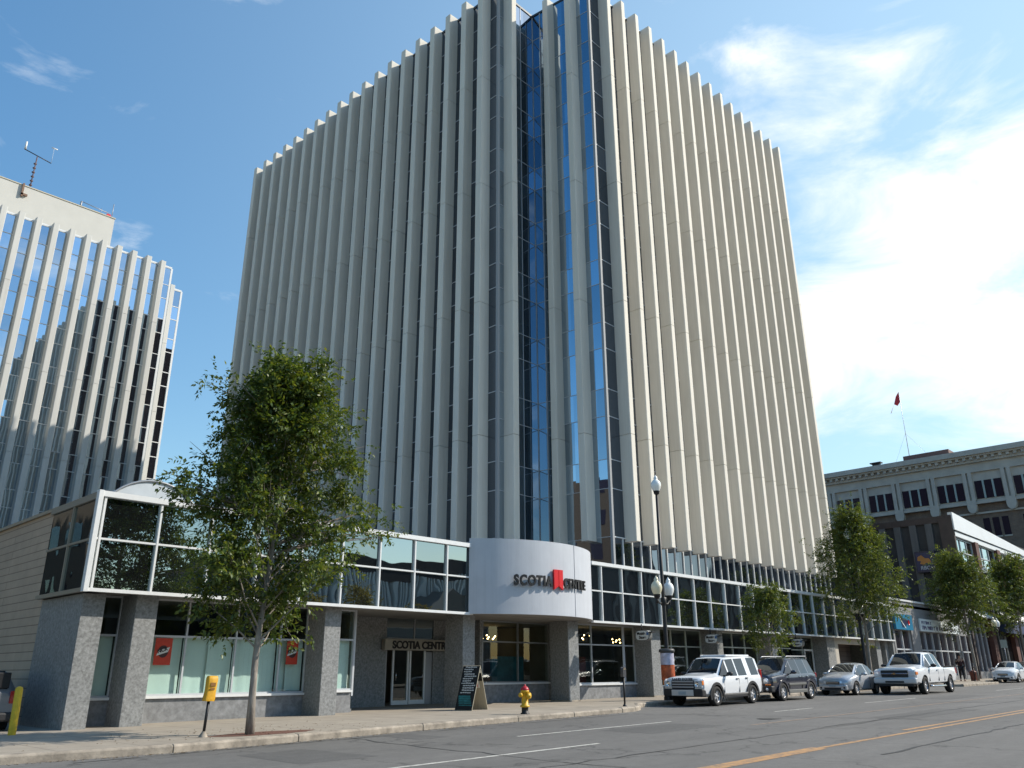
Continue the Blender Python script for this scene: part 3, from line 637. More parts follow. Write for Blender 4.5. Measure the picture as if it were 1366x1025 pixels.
tb('red_emblem', b, red, sgn)
# entrance name board
es = thing('entrance_sign', 'pale board with dark lettering over the glass entrance doors', 'sign', (20.5, 26.7, 2.22))
b = MB(); b.box(20.62,25.0,26.72,26.92,2.24,2.66); tb('board', b, mat('cream board', (.34,.31,.255), .6), es)
t_, w_ = text_mb('SCOTIA CENTRE', .40, .03, .012); o_ = MB(); o_.join(t_, T(20.98,26.70,2.31)); tb('lettering', o_, black, es)
# three projecting oval shop signs
def shop_sign(x, y0, y1, label):
    s = thing('hanging_sign', label, 'sign', (x, (y0+y1)/2, 2.78), group='oval signs under the podium')
    n = 24; cy, cz, a, h = (y0+y1)/2, 2.96, (y0-y1)/2, .23
    poly = []
    for k in range(n):
        th = 2*math.pi*k/n; c, s_ = math.cos(th), math.sin(th)
        poly.append((cy+a*math.copysign(abs(c)**.45, c), cz+h*math.copysign(abs(s_)**.75, s_)))
    b = MB(); b.prism(poly, 'x', x, x+.26); tb('sign_case', b, mat('grey sign case', (.17,.17,.16), .5), s)
    b = MB(); inner = [(cy+(u-cy)*.93, cz+(v-cz)*.88) for u, v in poly]; b.prism(inner, 'x', x-.012, x-.001); tb('sign_face', b, mat('white sign face', (.62,.62,.58), .4), s)
    o = MB()
    for txt, zz, yo in (('Mobile', 2.99, .05), ('Store', 2.82, -.02)):
        t_, w_ = text_mb(txt, .17, .008, .006); o.join(t_, Matrix(((0,1,0,x-.018),(-1,0,0,cy+w_/2+yo),(0,0,1,zz),(0,0,0,1))))
    tb('lettering', o, black, s)
    b = MB(); b.box(x-.022,x-.013,y1+.03,y1+.13,2.97,3.09); tb('blue_square', b, mat('blue mark', (.03,.10,.25), .5), s)
    b = MB(); b.tube([(x+.12,cy+.1,3.18),(x+.12,cy+.1,BB-.02)], .03, 8); b.box(x+.02,x+.26,y1-.18,y1+.02,3.08,3.12); tb('bracket', b, blackp, s)
shop_sign(32.2, 23.02, 22.28, 'white oval shop sign nearest the curved sign, left of the street lamp')
shop_sign(38.4, 23.12, 22.40, 'white oval shop sign above the white boxy car')
shop_sign(48.0, 23.05, 22.38, 'white oval shop sign half hidden by the small tree')
# orange notices taped in the windows
def notice(x0, z0, w, h, label, tilt=0):
    s = thing('orange_notice', label, 'notice', (x0+w/2, SY-.01, z0), group='orange notices in the window')
    y = SY+.012
    b = MB(); b.box(x0,x0+w,y-.008,y,z0,z0+h); tb('sheet', b, mat('orange notice', (.48,.045,.02), .6, var=.12, vs=6), s)
    n = 18; b = MB(); c = (x0+w/2, z0+h*.5)
    b.add([(c[0]+.155*math.cos(2*math.pi*k/n), y-.011, c[1]+.17*math.sin(2*math.pi*k/n)) for k in range(n)], [tuple(range(n))]); tb('dark_disc', b, mat('dark disc', (.05,.02,.02), .6), s)
    b = MB(); b.add([(c[0]-.19,y-.014,c[1]-.12),(c[0]+.14,y-.014,c[1]-.01),(c[0]+.19,y-.014,c[1]+.13),(c[0]-.13,y-.014,c[1]+.03)], [(0,1,2,3)]); tb('white_flash', b, mat('white flash', (.6,.62,.6), .6), s)
    t_, w_ = text_mb('NCR', .14, .004, .006); o = MB(); o.join(t_, T(c[0]-w_/2, y-.018, c[1]-.05, ry=-.32)); tb('lettering', o, black, s)
notice(10.56, 1.63, .50, .74, 'orange notice in the left shop window, beside the second granite column')
notice(14.86, 1.66, .42, .74, 'orange notice in the shop window to the right of the big tree trunk')
# ================================================================== LEFT OFFICE TOWER (beyond the alley)
lt = thing('ribbed_office_tower', 'white ribbed glass office tower at the left, beyond the tan alley wall', 'office tower', (20, 95, gz(20)))
LY, LTOP = 95.9, 50.7; lj = [14+9.4*k for k in range(4)]
lxs = [35.7-1.80*i for i in range(18)]
for x in lxs: tb('fin', fin_mb(x-.15, LY, 0, -1, LTOP, 3, lj, w=.31, d=.9), concrete2, lt)
LLZ = sorted([3.6+4.72*k for k in range(10)]+[5.5+4.72*k for k in range(10)]); LLZ = [z for z in LLZ if z < LTOP-1] + [LTOP-.35]
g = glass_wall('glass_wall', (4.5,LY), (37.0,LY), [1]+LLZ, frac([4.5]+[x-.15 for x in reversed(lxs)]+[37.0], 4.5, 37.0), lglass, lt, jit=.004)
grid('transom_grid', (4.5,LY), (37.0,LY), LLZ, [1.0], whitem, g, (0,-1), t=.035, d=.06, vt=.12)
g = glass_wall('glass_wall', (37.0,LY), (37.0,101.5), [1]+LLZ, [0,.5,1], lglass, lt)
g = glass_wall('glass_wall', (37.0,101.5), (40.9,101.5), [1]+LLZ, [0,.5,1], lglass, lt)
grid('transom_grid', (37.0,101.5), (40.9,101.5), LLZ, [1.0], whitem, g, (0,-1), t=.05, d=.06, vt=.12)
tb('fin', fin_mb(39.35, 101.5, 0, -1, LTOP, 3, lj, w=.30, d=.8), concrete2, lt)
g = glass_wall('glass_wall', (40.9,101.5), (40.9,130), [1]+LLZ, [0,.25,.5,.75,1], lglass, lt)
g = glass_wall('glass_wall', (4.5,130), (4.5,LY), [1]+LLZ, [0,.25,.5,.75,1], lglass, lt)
b = MB(); b.add([(4.5,LY,LTOP-.3),(37,LY,LTOP-.3),(37,101.5,LTOP-.3),(40.9,101.5,LTOP-.3),(40.9,130,LTOP-.3),(4.5,130,LTOP-.3)], [tuple(range(6))]); tb('roof', b, roofm, lt)
b = MB(); b.box(4.5,37,LY-.07,LY+.2,LTOP-.3,LTOP-.12); b.box(37,40.9,101.43,101.7,LTOP-.3,LTOP-.12); tb('parapet_cap', b, whitem, lt)
pent = MB(); pent.box(6,31.4,103,125,LTOP-.3,58.3); pm = tb('penthouse', pent, mat('cream stucco', (.53,.52,.48), .85, var=.05, vs=.5), lt)
b = MB(); b.box(5.92,31.48,102.92,125.1,58.301,58.42); tb('coping', b, mat('cream coping', (.5,.46,.36), .7), pm)
steel = mat('galvanised steel', (.32,.33,.35), .5, .6)
a = thing('roof_antenna', 'tall dark mast with a crossbar on the roof of the left tower', 'antenna', (21.2,103.4,56.6))
b = MB(); b.tube([(21.2,103.4,58.4),(21.25,103.4,63.1)], .07, 6)
for k in range(6): b.tube([(21.2-.16,103.4,58.9+.62*k),(21.2+.16,103.4,58.95+.62*k)], .11, 6)
tb('mast', b, mat('rusty mast', (.10,.06,.06), .7), a)
b = MB(); b.tube([(19.7,103.4,63.5),(22.9,103.4,62.95)], .06, 6); tb('crossbar', b, black, a)
b = MB(); b.tube([(19.8,103.4,63.5),(19.8,103.4,64.6)], .12, 8); b.tube([(22.9,103.4,62.95),(22.9,103.4,65.2),], .015, 4); b.tube([(22.6,103.4,65.2),(23.3,103.4,65.2)], .07, 6); tb('white_sensor', b, whitem, a)
b = MB(); b.box(20.3,20.5,102.7,102.92,56.7,58.5); b.box(20.3,21.0,102.7,102.92,56.9,57.15); tb('wall_bracket', b, mat('bracket brown', (.20,.12,.08), .7), a)
a = thing('roof_antenna', 'low antenna rail with a red lamp at the right end of the left tower roof', 'antenna', (30,103.4,58.4))
b = MB(); b.tube([(27.2,103.4,58.4),(27.2,103.4,59.3)], .12, 6); b.tube([(27.2,103.4,59.3),(30.9,103.4,59.0)], .05, 6); b.tube([(29.7,103.4,58.4),(29.7,103.4,59.4)], .03, 4); b.tube([(31.1,103.4,58.4),(31.1,103.4,60.6)], .05, 6); tb('rail', b, steel, a)
b = MB(); b.box(30.4,30.9,103.2,103.5,58.42,58.8); tb('red_lamp', b, red, a)
# ================================================================== LOW GREY SHOP BUILDING
lb = thing('shop_building', 'low grey stone building with tall white window mullions between the podium and the bank', 'building', (74,23,gz(74)))
lstone = mat('grey stone cladding', (.20,.20,.20), .75, var=.15, vs=1.5)
z0 = gz(74)
b = MB(); b.box(64.8,84.0,23.1,23.5,5.30,6.45); b.box(64.8,65.1,23.1,23.5,z0-.2,5.299); b.box(68.5,70.3,23.05,23.5,z0-.2,5.299); b.box(80.2,80.6,23.1,23.5,z0-.2,5.299); b.box(64.8,84,23.1,40,6.0,6.2); tb('wall', b, lstone, lb)
b = MB(); b.box(64.75,84.0,23.0,23.6,6.451,6.58); tb('coping', b, whitem, lb)
for a, c in ((65.1,68.5),(70.3,80.2),(80.6,84.0)):
    g = MB(); ms = [a+(c-a)*k/round((c-a)/1.75) for k in range(round((c-a)/1.75)+1)]
    for u, v in zip(ms, ms[1:]): g.quad((u,23.3,z0+.4),(v,23.3,z0+.4),(v,23.3,4.25),(u,23.3,4.25))
    w = tb('window', g, nglass, lb)
    f = MB()
    for x in ms: f.box(x-.05,x+.05,23.18,23.32,z0+.401,4.249)
    f.box(a,c,23.19,23.33,2.85,2.95); tb('frame', f, alum, w)
    b = MB(); b.box(a,c,23.15,23.45,z0-.2,z0+.4); tb('base_wall', b, granite_d, lb)
    b = MB(); b.box(a,c,23.16,23.44,4.25,5.299); tb('sign_band', b, lstone, lb)
s = thing('shop_sign', 'bright teal blue shop sign with a star burst on the low grey building', 'sign', (66.5,23,4.3))
b = MB(); b.box(64.9,68.45,22.85,23.04,4.30,5.42); tb('panel', b, mat('teal sign', (.012,.15,.27), .4, var=.15, vs=2), s)
b = MB(); b.add([(65.8,22.84,5.2),(67.6,22.84,5.0),(66.9,22.84,4.5),(66.2,22.84,4.45)], [(0,1,2,3)]); tb('dark_mark', b, mat('navy mark', (.01,.02,.06), .4), s)
b = MB(); b.add([(65.5,22.83,5.3),(65.62,22.83,5.3),(66.9,22.83,4.42),(66.75,22.83,4.42)], [(0,1,2,3)]); tb('white_stroke', b, mat('sign white', (.65,.7,.7), .5), s)
b = MB(); b.lathe([(0,0),(.2,0),(.2,-.02)], (67.6,22.83,4.85), 'y', 10); tb('red_dot', b, red, s)
s = thing('shop_sign', 'long white shop sign with two lines of lettering on the low grey building', 'sign', (75,23,4.35))
b = MB(); b.box(70.35,79.8,22.92,23.04,4.32,5.27); tb('panel', b, mat('sign white', (.65,.7,.7), .5), s)
o = MB(); rw = random.Random(9)
for zz, h_, xe in ((4.86,.24,72.9),(4.45,.30,78.9)):
    x = 70.7
    while x < xe:
        w_ = rw.uniform(.12,.26); o.box(x, x+w_*.35, 22.905, 22.918, zz, zz+h_); o.box(x+w_*.35, x+w_, 22.905, 22.918, zz+h_*rw.choice((0,.4,.75)), zz+h_*rw.choice((.85,.95,1))); x += w_+rw.choice((.06,.07,.3))
tb('lettering', o, mat('purple grey ink', (.08,.07,.14), .6), s)
# ================================================================== BANK BUILDING
bk = thing('bank_building', 'dark ribbed bank building with a white top panel and tall bay windows', 'building', (84,23,gz(84)))
rib_d = mat('dark ribbed wall', (.040,.042,.045), .8, var=.3, vs=.7); rib_l = mat('rib concrete', (.105,.11,.115), .8, var=.3, vs=1, stretch=(1,1,.2))
b = MB(); b.box(84.3,150,23.6,60,gz(84)-.3,15.0); tb('side_wall', b, rib_d, bk)
for k in range(11):
    y = 24.9+1.45*k; b = MB(); b.prism([(y,84.31),(y+.10,84.02),(y+.42,84.02),(y+.55,84.31)], 'z', 6.4, 14.8) if False else b.box(84.06,84.31,y,y+.62,6.3,14.7); tb('rib', b, rib_l, bk)
b = MB(); b.box(84.0,84.35,23.02,24.2,gz(84)-.2,15.3); b.box(84.05,84.35,24.2,60,14.7,15.3); b.box(84.03,84.34,24.2,60,6.1,6.3); tb('corner_pier', b, mat('dark brown stone', (.07,.055,.05), .8, var=.2, vs=1), bk)
b = MB(); b.prism([(84.05,13.9),(150,13.35),(150,13.4),(110,14.35),(84.05,15.55)], 'y', 22.9, 23.3); b.prism([(84.05,13.35),(150,12.85),(150,13.3),(84.05,13.8)], 'y', 23.02, 23.28)
tb('top_panel', b, mat('white bank panel', (.66,.69,.70), .6, var=.05, vs=.4), bk)
b = MB(); b.box(84.4,150,23.3,23.45,13.1,13.6); b.box(84.4,150,22.96,23.0,13.79,13.86) ; tb('shadow_gap', b, blackp, bk)
brownp = mat('red brown pier', (.10,.045,.035), .7, var=.2, vs=1)
xs_ = [84.3, 91.0, 98.6, 106.0, 113.5, 121, 128.5, 136]
bglass = mirror_glass('bank bay glass', (.75,.86,.9), .55, .03, .3)
for a, c in zip(xs_, xs_[1:]):
    b = MB(); b.box(c-1.1,c,22.9,23.6,gz(c)-.2,13.34); tb('pier', b, brownp, bk)
    g = MB(); zz = [6.9,8.6,10.3,12.0,13.2]; n_ = 3
    for k in range(n_):
        u, v = a+.05+(c-1.15-a)*k/n_, a+.05+(c-1.15-a)*(k+1)/n_
        for p_, q_ in zip(zz, zz[1:]):
            j = random.uniform(-.01,.01); g.quad((u,23.32+j,p_),(v,23.32-j,p_),(v,23.32-j,q_),(u,23.32+j,q_))
    w = tb('window', g, bglass, bk); f = MB()
    for k in range(n_+1): x = a+.05+(c-1.15-a)*k/n_; f.box(x-.05,x+.05,23.24,23.34,6.9,13.25)
    for p_ in zz: f.box(a+.05,c-1.1,23.25,23.35,p_-.05,p_+.05)
    tb('frame', f, alum, w)
    b = MB(); b.add([(a+.1,23.3,6.85),(c-1.15,23.3,6.85),(c-1.15,22.1,5.95),(a+.1,22.1,5.95)], [(0,1,2,3)]); b.add([(a+.1,23.32,6.80),(c-1.15,23.32,6.80),(c-1.15,22.1,5.90),(a+.1,22.1,5.90)], [(3,2,1,0)]); tb('sloped_sill', b, mat('sloped canopy white', (.55,.55,.53), .6), bk)
b = MB(); b.box(90.6,140,23.28,23.5,gz(90)-.2,5.5); tb('dark_shopfront', b, mat('dark shopfront', (.008,.009,.01), .15), bk)
for x in np.arange(92.5, 138, 2.6):
    b = MB(); b.box(x,x+.16,23.16,23.27,gz(90)+.1,4.6); tb('shopfront_post', b, alumd, bk)
b = MB(); b.prism([(22.0,4.75),(23.25,5.35),(23.25,5.85),(22.0,5.85)], 'x', 91.0, 140); tb('navy_awning', b, mat('navy canvas', (.02,.04,.10), .7), bk)
g = MB(); g.box(84.4,90.5,23.3,23.34,gz(85)+.6,5.8); w = tb('window', g, nglass, bk); f = MB()
for x in np.arange(84.6, 90.6, 1.4): f.box(x-.04,x+.04,23.2,23.31,gz(85)+.4,5.8)
tb('frame', f, alum, w); b = MB(); b.box(84.35,90.55,23.15,23.5,gz(84)-.2,gz(85)+.6); tb('base_wall', b, granite_d, bk)
s = thing('bank_sign', 'square navy sign with a gold emblem and pale letters on the dark ribbed wall', 'sign', (84,25.8,10.2))
b = MB(); b.box(83.55,84.04,24.9,26.7,10.15,12.1); tb('sign_case', b, mat('navy case', (.012,.016,.045), .4), s)
b = MB(); b.box(83.52,83.549,25.15,26.6,10.3,11.95); tb('sign_face', b, mat('navy face', (.014,.022,.075), .4), s)
b = MB(); b.add([(83.51,y,z) for y, z in ((26.45,11.6),(26.1,11.75),(25.8,11.45),(25.45,11.4),(25.3,11.1),(25.35,10.9),(25.75,11.0),(26.0,10.85),(26.3,10.95),(26.2,11.2),(26.5,11.25))], [tuple(range(11))]); tb('gold_emblem', b, mat('gold mark', (.38,.17,.04), .5), s)
t_, w_ = text_mb('RBC', .46, .01, .012); o = MB(); o.join(t_, Matrix(((0,1,0,83.51),(-1,0,0,25.88+w_/2),(0,0,1,10.4),(0,0,0,1)))); tb('lettering', o, mat('pale letters', (.32,.36,.40), .5), s)
# navy roofed gable beyond the bank top
gb = thing('gabled_roof_pavilion', 'navy roof with a small white gable standing behind the bank panel', 'roof pavilion', (106,26,13))
b = MB(); b.prism([(23.9,13.2),(31,13.2),(31,17.2),(27.5,17.2)], 'x', 104.5, 118); tb('roof', b, mat('navy roof', (.015,.03,.09), .6), gb)
b = MB(); b.prism([(115.5,13.2),(122.5,13.2),(119,18.6)], 'y', 23.6, 24.0); tb('gable', b, MATS['white bank panel'], gb)
b = MB(); b.box(118.2,119.8,23.5,23.59,13.6,15.8); tb('louvre', b, brownp, gb)
# ================================================================== HISTORIC BUILDING
hb = thing('historic_building', 'old brown brick building with a pale stone cornice and triple windows at the right', 'building', (130,45,gz(130)))
HX = 130
hstone = mat('weathered limestone', (.50,.47,.41), .85, var=.14, vs=.6); hbrick = brick('brown brick', (.17,.12,.09), (.20,.14,.10), (.20,.17,.14), .6, .18, .02, .85, axes='yz', noise=.25)
hdark = mat('dark old window', (.02,.015,.028), .2)
b = MB(); b.box(HX+.5,HX+50,16,85,0,24.4); tb('brick_wall', b, hbrick, hb)
b = MB(); b.box(HX+.3,HX+50,16,85,24.3,30.3); tb('stone_storey', b, hstone, hb)
b = MB(); b.box(HX-.9,HX+50,15.5,85.5,31.0,31.75); b.box(HX-.6,HX+50,15.6,85.4,30.75,30.999); b.box(HX-.1,HX+50,15.8,85.2,30.0,30.749); b.box(HX,HX+.3,15.9,85,28.6,28.9); b.box(HX-.1,HX+.31,15.9,85,23.95,24.35); tb('cornice', b, hstone, hb)
cor = [o for o in children(hb) if o.name.startswith('cornice')][0]
for k in range(73): y = 16.0+.95*k; b = MB(); b.box(HX-.5,HX-.1,y,y+.4,30.35,30.749); tb('dentil', b, hstone, cor)
for k in range(14):
    yc = 17.35+5.06*k
    b = MB(); b.box(HX-.05,HX+.32,yc-.62,yc-.12,24.35,28.6); b.box(HX-.05,HX+.32,yc+.12,yc+.62,24.35,28.6)
    n = 12; b.prism([(yc+.62*math.cos(math.pi+math.pi*j/n), 23.5+.85*math.sin(math.pi+math.pi*j/n)) for j in range(n+1)]+[(yc+.62,24.5),(yc-.62,24.5)], 'x', HX-.25, HX+.52)
    tb('pilaster', b, hstone, hb)
    if k < 13:
        w = MB(); f = MB()
        for j in (-1,0,1): c = yc+2.53+j*1.26; w.box(HX+.2,HX+.29,c-.50,c+.50,24.7,27.3)
        wo = tb('window', w, hdark, hb)
        for j in (-.5,.5): c = yc+2.53+j*1.26; f.box(HX+.12,HX+.31,c-.125,c+.125,24.7,27.3)
        tb('frame', f, mat('pale green mullion', (.35,.42,.40), .6), wo)
for zc in (20.6, 15.6, 10.6, 5.6):
    for k in range(13):
        yc = 19.88+5.06*k; w = MB(); f = MB()
        for j in (-1,0,1): c = yc+j*1.2; w.box(HX+.46,HX+.49,c-.42,c+.42,zc-1.3,zc+1.3); f.box(HX+.40,HX+.498,c-.5,c+.5,zc-1.5,zc-1.31)
        wo = tb('window', w, hdark, hb); tb('sill', f, hstone, wo)
b = MB(); b.box(HX+.3,HX+.49,16,85,22.55,22.8); tb('string_course', b, hstone, hb)
b = MB(); b.box(HX+1.2,HX+9,34.6,41.2,31.7,32.9); tb('roof_box', b, mat('red brown cladding', (.16,.10,.09), .8), hb)
b = MB(); b.box(HX+.3,HX+1,44.6,45.7,31.75,32.35); b.box(HX+.1,HX+1.1,44.3,46.0,32.351,32.5); tb('roof_vent', b, blackp, hb)
fl = thing('flagpole', 'thin white flagpole with a small limp red flag on the old building roof', 'flagpole', (135,41.4,32.9))
b = MB(); b.tube([(135,41.4,32.9),(135,41.35,43.9)], [.06,.03], 6); tb('pole', b, whitem, fl)
b = MB(); b.tube([(135,41.4,37.5),(135,43.6,33.0)], .012, 4); b.tube([(135,41.4,37.5),(135,38.2,32.9)], .012, 4); tb('guy_wires', b, steel, fl)
b = MB(); b.add([(135,41.35,44.6),(135,41.9,43.9),(134.8,42.3,42.6),(135.1,41.9,42.3),(135,41.4,42.8),(134.9,43.0,41.2),(134.95,43.1,41.25)], [(0,1,2,3,4),(2,6,5)]); tb('flag', b, mat('red flag', (.60,.05,.06), .8), fl)
# ================================================================== ACROSS THE STREET (behind the viewer, mirrored in the glass)
ab = thing('ribbed_hall', 'long low dark hall with pale vertical ribs across the street', 'building', (58,-25,0))
b = MB(); b.box(40,75,-45,-25,-.3,11.7); tb('wall', b, mat('dark hall wall', (.05,.055,.06), .8), ab)
b = MB(); b.box(39.8,75.2,-45.2,-24.6,11.7,12.9); tb('fascia', b, mat('black fascia', (.015,.017,.022), .6), ab)
for k in range(70): b = MB(); b.box(40.2+.5*k,40.2+.5*k+.2,-25.0,-24.6,0,11.69); tb('rib', b, mat('pale rib', (.78,.80,.78), .7), ab)
gh = thing('gabled_house', 'grey gabled house across the street', 'house', (64,-19,0))
b = MB(); b.prism([(54.5,0),(64.5,0),(64.5,6.6),(59.3,9.9),(54.5,6.6)], 'y', -24, -18); tb('wall', b, mat('grey stucco', (.16,.155,.14), .8), gh)
tbk = thing('dark_office_block', 'dark glass office block across the street', 'building', (120,-35,0))
b = MB(); b.box(100,131,-38,-28,-.3,24); b.box(131,168,-38,-28,-.3,17.5); b.box(168,420,-38,-28,-.3,26); tb('wall', b, mat('dark office wall', (.06,.06,.065), .6), tbk)
for k in range(32): b = MB(); b.box(100.5+2.7*k,100.5+2.7*k+.9,-28.0,-27.7,0,17); tb('rib', b, mat('office rib', (.17,.17,.165), .7), tbk)
wb = thing('brown_block', 'brown apartment block west of the alley', 'building', (-20,80,0))
b = MB(); b.box(-45,-7,46,112,-.3,25); tb('wall', b, mat('brown block wall', (.075,.056,.043), .85, var=.1), wb)
for k in range(6):
    b = MB()
    for j in range(14): b.box(-7,-6.95,48+4.4*j,50+4.4*j,3+4*k,5+4*k)
    tb('window_row', b, hdark, wb)
wb2 = thing('grey_low_block', 'grey low block across the street to the west', 'building', (10,-30,0))
b = MB(); b.box(-30,36,-50,-27,-.3,7.5); tb('wall', b, mat('grey block', (.12,.12,.115), .8, var=.2), wb2)
# ================================================================== STREET FURNITURE
def add(name, mb, m, parent, **k): return mb.build(name, m, parent, **k)
# globe street lamp with two arms
globe_m = mat('acrylic lamp globe', (.80,.80,.76), .15, ior=1.49, coat=.6); globe_y = mat('yellowed lamp globe', (.66,.60,.42), .2, coat=.5)
def lamp(label, loc, wrap=False):
    s = thing('street_lamp', label, 'street lamp', loc, group='globe street lamps')
    b = MB(); b.lathe([(.24,-.1),(.24,.12),(.19,.2),(.17,.9),(.13,1.0),(.105,1.1),(.085,4.0),(.06,8.85),(.0,8.86)], n=14); add('pole', b, black, s)
    def globe(x, z, k, m, parent):
        b = MB(); b.lathe([(.05*k,-.02),(.12*k,.03),(.13*k,.10),(.15*k,.16)], (x,0,z), n=14); h = add('holder', b, black, parent)
        b = MB(); b.lathe([(.13*k,.13*k),(.20*k,.28*k),(.235*k,.42*k),(.215*k,.55*k),(.14*k,.66*k),(.085*k,.70*k),(.10*k,.76*k),(.06*k,.83*k),(.02*k,.90*k),(0,.92*k)], (x,0,z), n=18); add('globe', b, m, h)
    globe(0, 8.84, 1, globe_m, s)
    b = MB(); b.tube([(-.47,0,4.12),(-.3,0,3.96),(0,0,4.02),(.3,0,3.96),(.47,0,4.12)], .035, 8); b.lathe([(.09,0),(.13,.06),(.13,.3),(.09,.36)], (0,0,3.88), n=12); b.tube([(-.47,0,3.95),(-.47,0,4.2)], .05, 8); b.tube([(.47,0,3.95),(.47,0,4.2)], .05, 8); add('arm', b, black, s)
    globe(-.47, 4.18, 1.05, globe_y, s); globe(.47, 4.18, 1.05, globe_m, s)
    if wrap:
        b = MB(); b.lathe([(.0,.6),(.28,.6),(.28,1.92),(.34,1.94),(.34,2.03),(.28,2.08),(0,2.08)], n=20); add('poster_drum', b, mat('dark poster drum', (.05,.05,.05), .5), s)
        b = MB(); b.lathe([(.288,1.42),(.288,1.9)], n=20); p1 = add('poster', b, mat('pale poster', (.42,.41,.50), .6, var=.45, vs=4), s)
        b = MB(); b.lathe([(.289,.8),(.289,1.41)], n=20); add('poster', b, mat('orange poster', (.42,.09,.03), .6, var=.6, vs=5), s)
    return s
lamp('black three-globe street lamp with a poster drum, beside the white boxy car', (31.25,20.75,gz(31)), True)
lamp('black street lamp with its top globe beside the tall tree at the podium end', (53.2,20.9,gz(53)))
lamp('farthest black street lamp, between the two right-hand trees', (83.5,20.9,gz(83)))
# fire hydrant
yel = mat('hydrant yellow', (.62,.36,.02), .45, var=.12, vs=14, bump=.15, bs=40)
h = thing('fire_hydrant', 'yellow fire hydrant with a red cap and black base on the kerb side', 'fire hydrant', (19.95,18.62,gz(20)))
b = MB(); b.lathe([(.14,0),(.14,.03),(.105,.04),(.105,.20),(.13,.21)], n=16); add('base', b, black, h)
b = MB(); b.lathe([(.13,.20),(.15,.205),(.15,.25),(.105,.27),(.10,.62),(.135,.64),(.135,.68),(.12,.70)], n=18); add('barrel', b, yel, h)
for s_, z, r in ((-1,.56,.05),(1,.56,.05)):
    b = MB(); b.lathe([(0,.0),(r,0),(r,.08),(r*1.35,.085),(r*1.35,.14),(r*.5,.15),(r*.4,.18),(0,.18)], n=12); m = MB(); m.join(b, T(s_*.09,0,z,ry=R(90)*s_)); add('side_nozzle', m, yel, h)
b = MB(); b.lathe([(0,.0),(.07,0),(.07,.06),(.09,.065),(.09,.12),(.04,.13),(0,.17)], n=12); m = MB(); m.join(b, T(0,-.08,.53,rx=R(90))); add('pumper_nozzle', m, yel, h)
b = MB(); b.lathe([(.13,.70),(.13,.735),(.10,.78),(.05,.82),(0,.83)], n=16); b.lathe([(.03,.82),(.03,.87),(0,.875)], n=6); add('bonnet', b, mat('hydrant red', (.42,.02,.03), .4), h)
# A-frame chalkboard
af = thing('a_frame_sign', 'folding wooden A-frame with a chalk-written black board beside the granite column', 'A-frame sign', (20.8,21.95,gz(21)), rot=(0,0,R(12)))
H_, sp = 1.45, .50; wd = .36
wood = mat('pale plywood', (.40,.36,.27), .7, var=.12, vs=3, stretch=(1,6,1)); chalkb = mat('chalkboard', (.010,.011,.012), .7)
ln = math.hypot(sp, H_); nx_, nz_ = H_/ln, sp/ln
def slab(s_, t0, t1, a0, a1, y0, y1):
    """board leaning on side s_: a along its height (0 foot, 1 top), t = thickness offset outwards"""
    P = lambda a, t, y: (s_*(sp*(1-a)) + s_*nx_*t, y, H_*a + nz_*t)
    b = MB(); b.add([P(a0,t0,y0),P(a0,t0,y1),P(a1,t0,y1),P(a1,t0,y0),P(a0,t1,y0),P(a0,t1,y1),P(a1,t1,y1),P(a1,t1,y0)], [(0,1,2,3),(4,7,6,5),(0,4,5,1),(1,5,6,2),(2,6,7,3),(3,7,4,0)]); return b
p = add('board', slab(-1,-.02,0,0,1,-wd,wd), wood, af)
add('chalk_panel', slab(-1,.001,.008,.01,.99,-wd+.01,wd-.01), chalkb, p)
m = MB(); rc = random.Random(5); a = .95
while a > .36:
    y = wd-.06-rc.uniform(0,.1); 
    for k in range(rc.choice((3,4,5,6))):
        l_ = rc.uniform(.05,.10); dz_ = rc.uniform(-.004,.004)
        m.join(slab(-1,.009,.011,a+dz_,a+.022+dz_+rc.uniform(0,.006),y-l_,y)); y -= l_+.014
        if y < -wd+.1: break
    a -= .052
add('chalk_writing', m, mat('chalk', (.55,.55,.52), .9), p)
m = MB()
for k in range(5): m.join(slab(-1,.009,.011,.10+.045*k,.125+.05*k,-wd+.05+.03*k,wd-.14+.02*k))
add('teal_drawing', m, mat('teal chalk', (.03,.16,.16), .9, var=.5, vs=8), p)
p = add('board', slab(1,-.02,0,0,1,-wd,wd), wood, af)
add('top_panel', slab(1,-.035,-.021,.66,.93,-wd-.0,wd), chalkb, p)
m = slab(1,-.045,-.036,.84,.90,-wd+.0,wd-.0); m.join(slab(1,-.045,-.036,.775,.82,-.14,.14)); add('white_plate', m, mat('white plate', (.6,.6,.57), .6), p)
m = slab(1,-.040,-.022,.50,.655,-.2,.2); pl = add('notice_card', m, mat('white card', (.68,.66,.64), .6), p)
add('red_mark', slab(1,-.046,-.041,.53,.625,-.13,.13), mat('pink red mark', (.50,.05,.09), .6, var=.5, vs=12), pl)
# bagged parking meter
s = thing('parking_meter', 'parking meter covered by an orange-yellow bag left of the big tree', 'parking meter', (9.27,18.35,gz(9)), rot=(0,R(3),0))
b = MB(); b.tube([(0,0,0),(0,0,.80)], .032, 10); add('post', b, black, s)
b = MB(); b.lathe([(.10,0),(.09,.03),(.045,.10),(.04,.12)], n=12); add('foot', b, kerb_m, s)
b = MB(); n = 8; V = []
prof = [(.74,.125,.085),(.78,.13,.09),(.95,.115,.08),(1.10,.12,.085),(1.22,.125,.08),(1.27,.115,.06)]
rb = random.Random(2)
for z, wx, wy in prof:
    for k in range(n*2):
        a = math.pi*k/n; c, q_ = math.cos(a), math.sin(a); V.append((math.copysign(abs(c)**.5,c)*wx+rb.uniform(-.008,.008), math.copysign(abs(q_)**.5,q_)*wy+rb.uniform(-.008,.008), z+rb.uniform(-.004,.004)))
